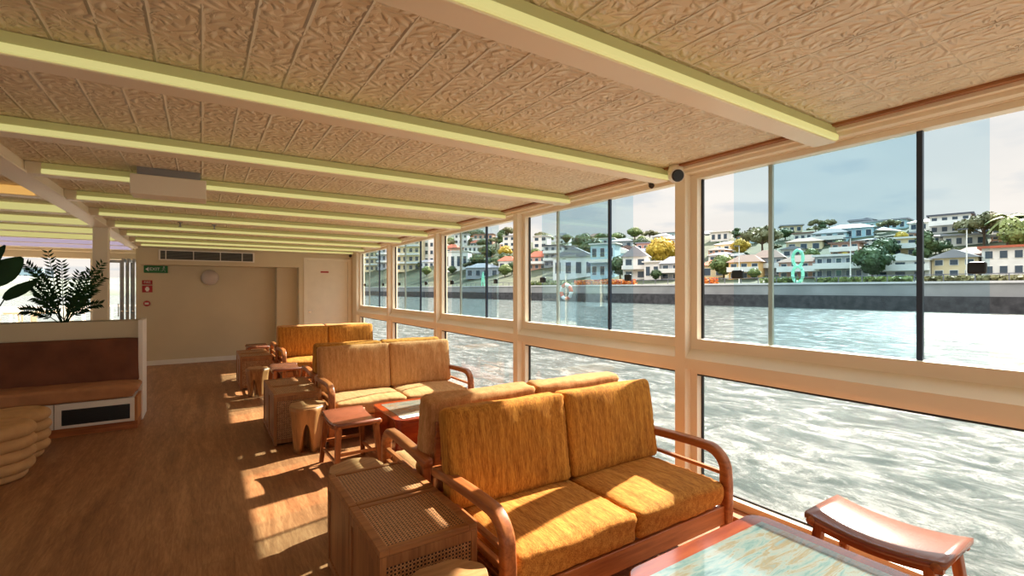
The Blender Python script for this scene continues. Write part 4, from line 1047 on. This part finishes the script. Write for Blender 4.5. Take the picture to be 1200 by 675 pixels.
for i in range(64):      # the smaller houses that fill the hillside
    u = rndu(); v_ = rr.uniform(268 if u > 620 else 280, 314)
    wm = rr.choice(['h_white', 'h_white', 'h_cream', 'h_grey', 'h_pink', 'h_blue']); rm = rr.choice(['r_grey', 'r_brown', 'r_white', 'r_red', 'r_dark', 'r_grey']); kd = rr.choice(['hip', 'hip', 'gable', 'flat'])
    lv = 'high up' if v_ < 285 else 'halfway up' if v_ < 300 else 'low down'
    house('%s house with %s %s roof, %s, %s' % (wm[2:], rm[2:], {'hip': 'hipped', 'gable': 'gabled', 'flat': 'flat'}[kd], lv, where(u, v_)), u, v_, rr.uniform(12, 24), rr.uniform(8, 13), wm, rm, kd, rnd.uniform(-.3, .3), 3, 1 if rr.random() < .6 else 2, 'house')
for i in range(210):      # the wooded slope between the houses
    u = rndu(); v_ = rr.uniform(262 if u > 620 else 272, 320)
    kind = rr.choice(['dark_round', 'dark_round', 'mid_round', 'olive_spread', 'dark_tall'])
    nm = {'dark_round': 'dark green', 'mid_round': 'mid green', 'olive_spread': 'olive spreading', 'dark_tall': 'narrow dark'}[kind]
    lv = 'high up' if v_ < 280 else 'halfway up' if v_ < 300 else 'low down'
    tree(kind, '%s tree %s the far slope, %s' % (nm, lv, where(u, v_)), u, v_, rr.uniform(8, 17 if u > 522 else 9), 'small %s trees on the far slope' % nm, 1.3, True)

for i in range(26):      # beyond the photo's right edge the slope goes on
    tree(rr.choice(['dark_round', 'mid_round', 'olive_spread']), 'green tree on the far slope beyond the right end of the nearest window', rr.uniform(1230, 1700), rr.uniform(268, 318), rr.uniform(14, 26), 'trees beyond the right edge', 1.2, True)
for i in range(9):
    house('pale %s house beyond the right end of the nearest window' % ['red roofed', 'brown roofed', 'grey roofed'][i % 3], 1250+i*50, 322 if i % 2 else 296, 40, 24, rr.choice(['h_white', 'h_cream', 'h_grey']), ['r_red', 'r_brown', 'r_grey'][i % 3], 'hip', 0, 4, 2, group='houses beyond the right edge')

# flower beds, hedge, sculpture, ring, lamp posts
def bed(lab, u0, u1, m, h=1.1, name='flower_bed'):
    s0, d, _ = ground_at(u0, 330, 4.2); s1, d1, _ = ground_at(u1, 330, 4.2)
    o = bank((s0+s1)/2, 5.2, 2.66); L = abs(s1-s0); mb = MB(); r2 = random.Random(int(u0))
    for i in range(int(L*60)):
        c = Vector((r2.uniform(-L/2, L/2), r2.uniform(-.8, .8), r2.uniform(0, h))); a = Vector((r2.gauss(0, 1), r2.gauss(0, 1), r2.gauss(0, 1))).normalized()
        x = a.orthogonal()*.22; y = a.cross(x); mb.add([c-x, c-y, c+x, c+y], [(0, 1, 2, 3)])
    t = mb.build(name, m); t.location = o; t.rotation_euler = (0, 0, ang); tag(t, lab, 'flowers' if 'flower' in m else 'hedge', kind='stuff')
bed('orange flowers along the seawall in the nearest window', 848, 876, 'flower_orange')
bed('orange and yellow flowers along the seawall in the second window', 722, 788, 'flower_orange')
bed('green hedge on the seawall in front of the blue cube house', 682, 716, 'leaf_mid', name='hedge')
bed('low green hedge on the seawall right of the mint ring sculpture', 985, 1090, 'leaf_mid', .7, 'hedge')
bed('low green hedge on the seawall left of the mint ring sculpture', 925, 965, 'leaf_mid', .9, 'hedge')
bed('low hedge on the seawall at the right end of the nearest window', 1105, 1200, 'leaf_olive', .6, 'hedge')
s, d, D = ground_at(973, 328, 4.2); p = bank(s, 4.6, 2.66)
sc = thing('ring_sculpture', 'mint green figure-eight ring sculpture standing on the seawall', 'sculpture', p, ang)
k = D/FPX
for zc in (9, 26):
    P = [(5.0*k*math.cos(a), 0, zc*k+8.6*k*math.sin(a)) for a in [2*PI*i/28 for i in range(29)]]
    MB().tube(P, 1.7*k, 8).build('ring', 'mint', sc, smooth=True)
MB().box(-2*k, 2*k, -1*k, 1*k, 0, 1.2*k).build('plinth', 'mint', sc)
s, d, D = ground_at(631, 328, 4.2); p = bank(s, 4.6, 2.66); k = D/FPX
af = thing('a_frame', 'mint A-shaped frame on the seawall at the left of the second window', 'frame', p, ang)
MB().bar((-3*k, 0, 0), (0, 0, 15*k), 1.2*k).bar((3*k, 0, 0), (0, 0, 15*k), 1.2*k).build('legs', 'mint', af); MB().bar((-2*k, 0, 5*k), (2*k, 0, 5*k), .9*k).build('cross_bar', 'mint', af)
q = bank(0, -.62); s_ = None
u0, v0 = 662, 342
qx, qy = SN+(u0-600)/FPX*CS, CS-(u0-600)/FPX*SN
D = 40
while (Vector((qx*D, qy*D))-B0).dot(NV) < -2.2: D += .2
p = at(u0, v0, D); lb = thing('life_ring_standin', 'large orange and white life ring added on the seawall for a reflection, second window', 'life ring', p, ang)  # solid ring added at the seawall to stand for a window reflection
for i in range(8):
    P = [(8.2*D/FPX*math.cos(a), -.4, 8.2*D/FPX*math.sin(a)) for a in [2*PI*(i+j/5)/8 for j in range(6)]]
    mbx = MB().tube([(x, y*1.0+.0, z) for x, y, z in P], 2.2*D/FPX, 8); mbx.build('ring_segment', 'ring_orange' if i % 2 else 'h_white', lb, smooth=True)
for u, lab in ((1151, 'thin pole light behind the right window latch'), (1022, 'thin pole light in front of the big dark waterfront tree'), (900, 'thin pole light by the grey two-storey house'), (714, 'thin pole light in the second window')):
    s, d, D = ground_at(u, 328, 4.2); lp = thing('street_lamp', lab, 'lamp post', bank(s, 7.5, 2.66), ang, 'pole lights on the promenade')
    MB().tube([(0, 0, 0), (0, 0, 7)], .1, 8, .06).build('pole', 'cap_pale', lp); MB().box(-.1, .9, -.15, .15, 6.95, 7.1).build('lamp_head', 'r_dark', lp)
s, d, D = ground_at(1040, 276); sl_ = thing('shade_sail', 'pale triangular shade roof on the hillside above the dark trees', 'shade sail', bank(s, d, terr(s, d)), ang)
k = D/FPX
MB().add([(-15*k, 0, 4*k), (15*k, 0, 4*k), (0, 3, 8.5*k), (0, 8, 4*k)], [(0, 1, 2), (1, 3, 2), (3, 0, 2), (0, 3, 1)]).build('canopy', 'r_white', sl_)
for x in (-13, 13): MB().tube([(x*k, 0, 0), (x*k, 0, 4*k)], .1, 6).build('post', 'grey_metal', sl_)

# distant bank seen through the far left glass
vs = []; fs = []
for i in range(41):
    a = math.radians(-75+100*i/40)
    for j, (rd, z) in enumerate(((300, -1.3), (302, 1.2), (330, 5+3*noise.noise(Vector((i*.5, 0, 0)))), (420, 10+5*noise.noise(Vector((i*.4, 3, 0)))))): vs.append((rd*math.sin(a), rd*math.cos(a), z))
for i in range(40):
    for j in range(3): b_ = i*4+j; fs.append((b_, b_+1, b_+5, b_+4))
struct('ground_distant_bank', MB().add(vs, fs), 'far_bank', smooth=True)
def tower(lab, u, D, wpx, hpx, m):
    p = at(u, HOR, D); p.z = 1.0; t = thing('building', lab, 'building', p, -YAW+.6)
    w_, h = wpx/FPX*D, hpx/FPX*D
    MB().box(-w_/2, w_/2, 0, w_*.6, 0, h).build('walls', m, t); MB().box(-w_/2-.5, w_/2+.5, -.5, w_*.6+.5, h, h+1).build('roof', 'r_grey', t)
    for f in range(4):
        for k in range(4):
            x = -w_/2+w_*(k+.5)/4; z = h*(f+.55)/4; MB().box(x-w_*.07, x+w_*.07, -.2, 0, z-h*.06, z+h*.06).build('window', 'pane_dark', t)
tower('pale blue tower block far away between the two plants', 34, 300, 22, 26, 'h_blue'); tower('grey distant block right of the pale tower, behind the feathery plant', 54, 310, 14, 24, 'h_grey'); tower('low white distant building behind the feathery plant near the post', 92, 300, 22, 14, 'h_white')
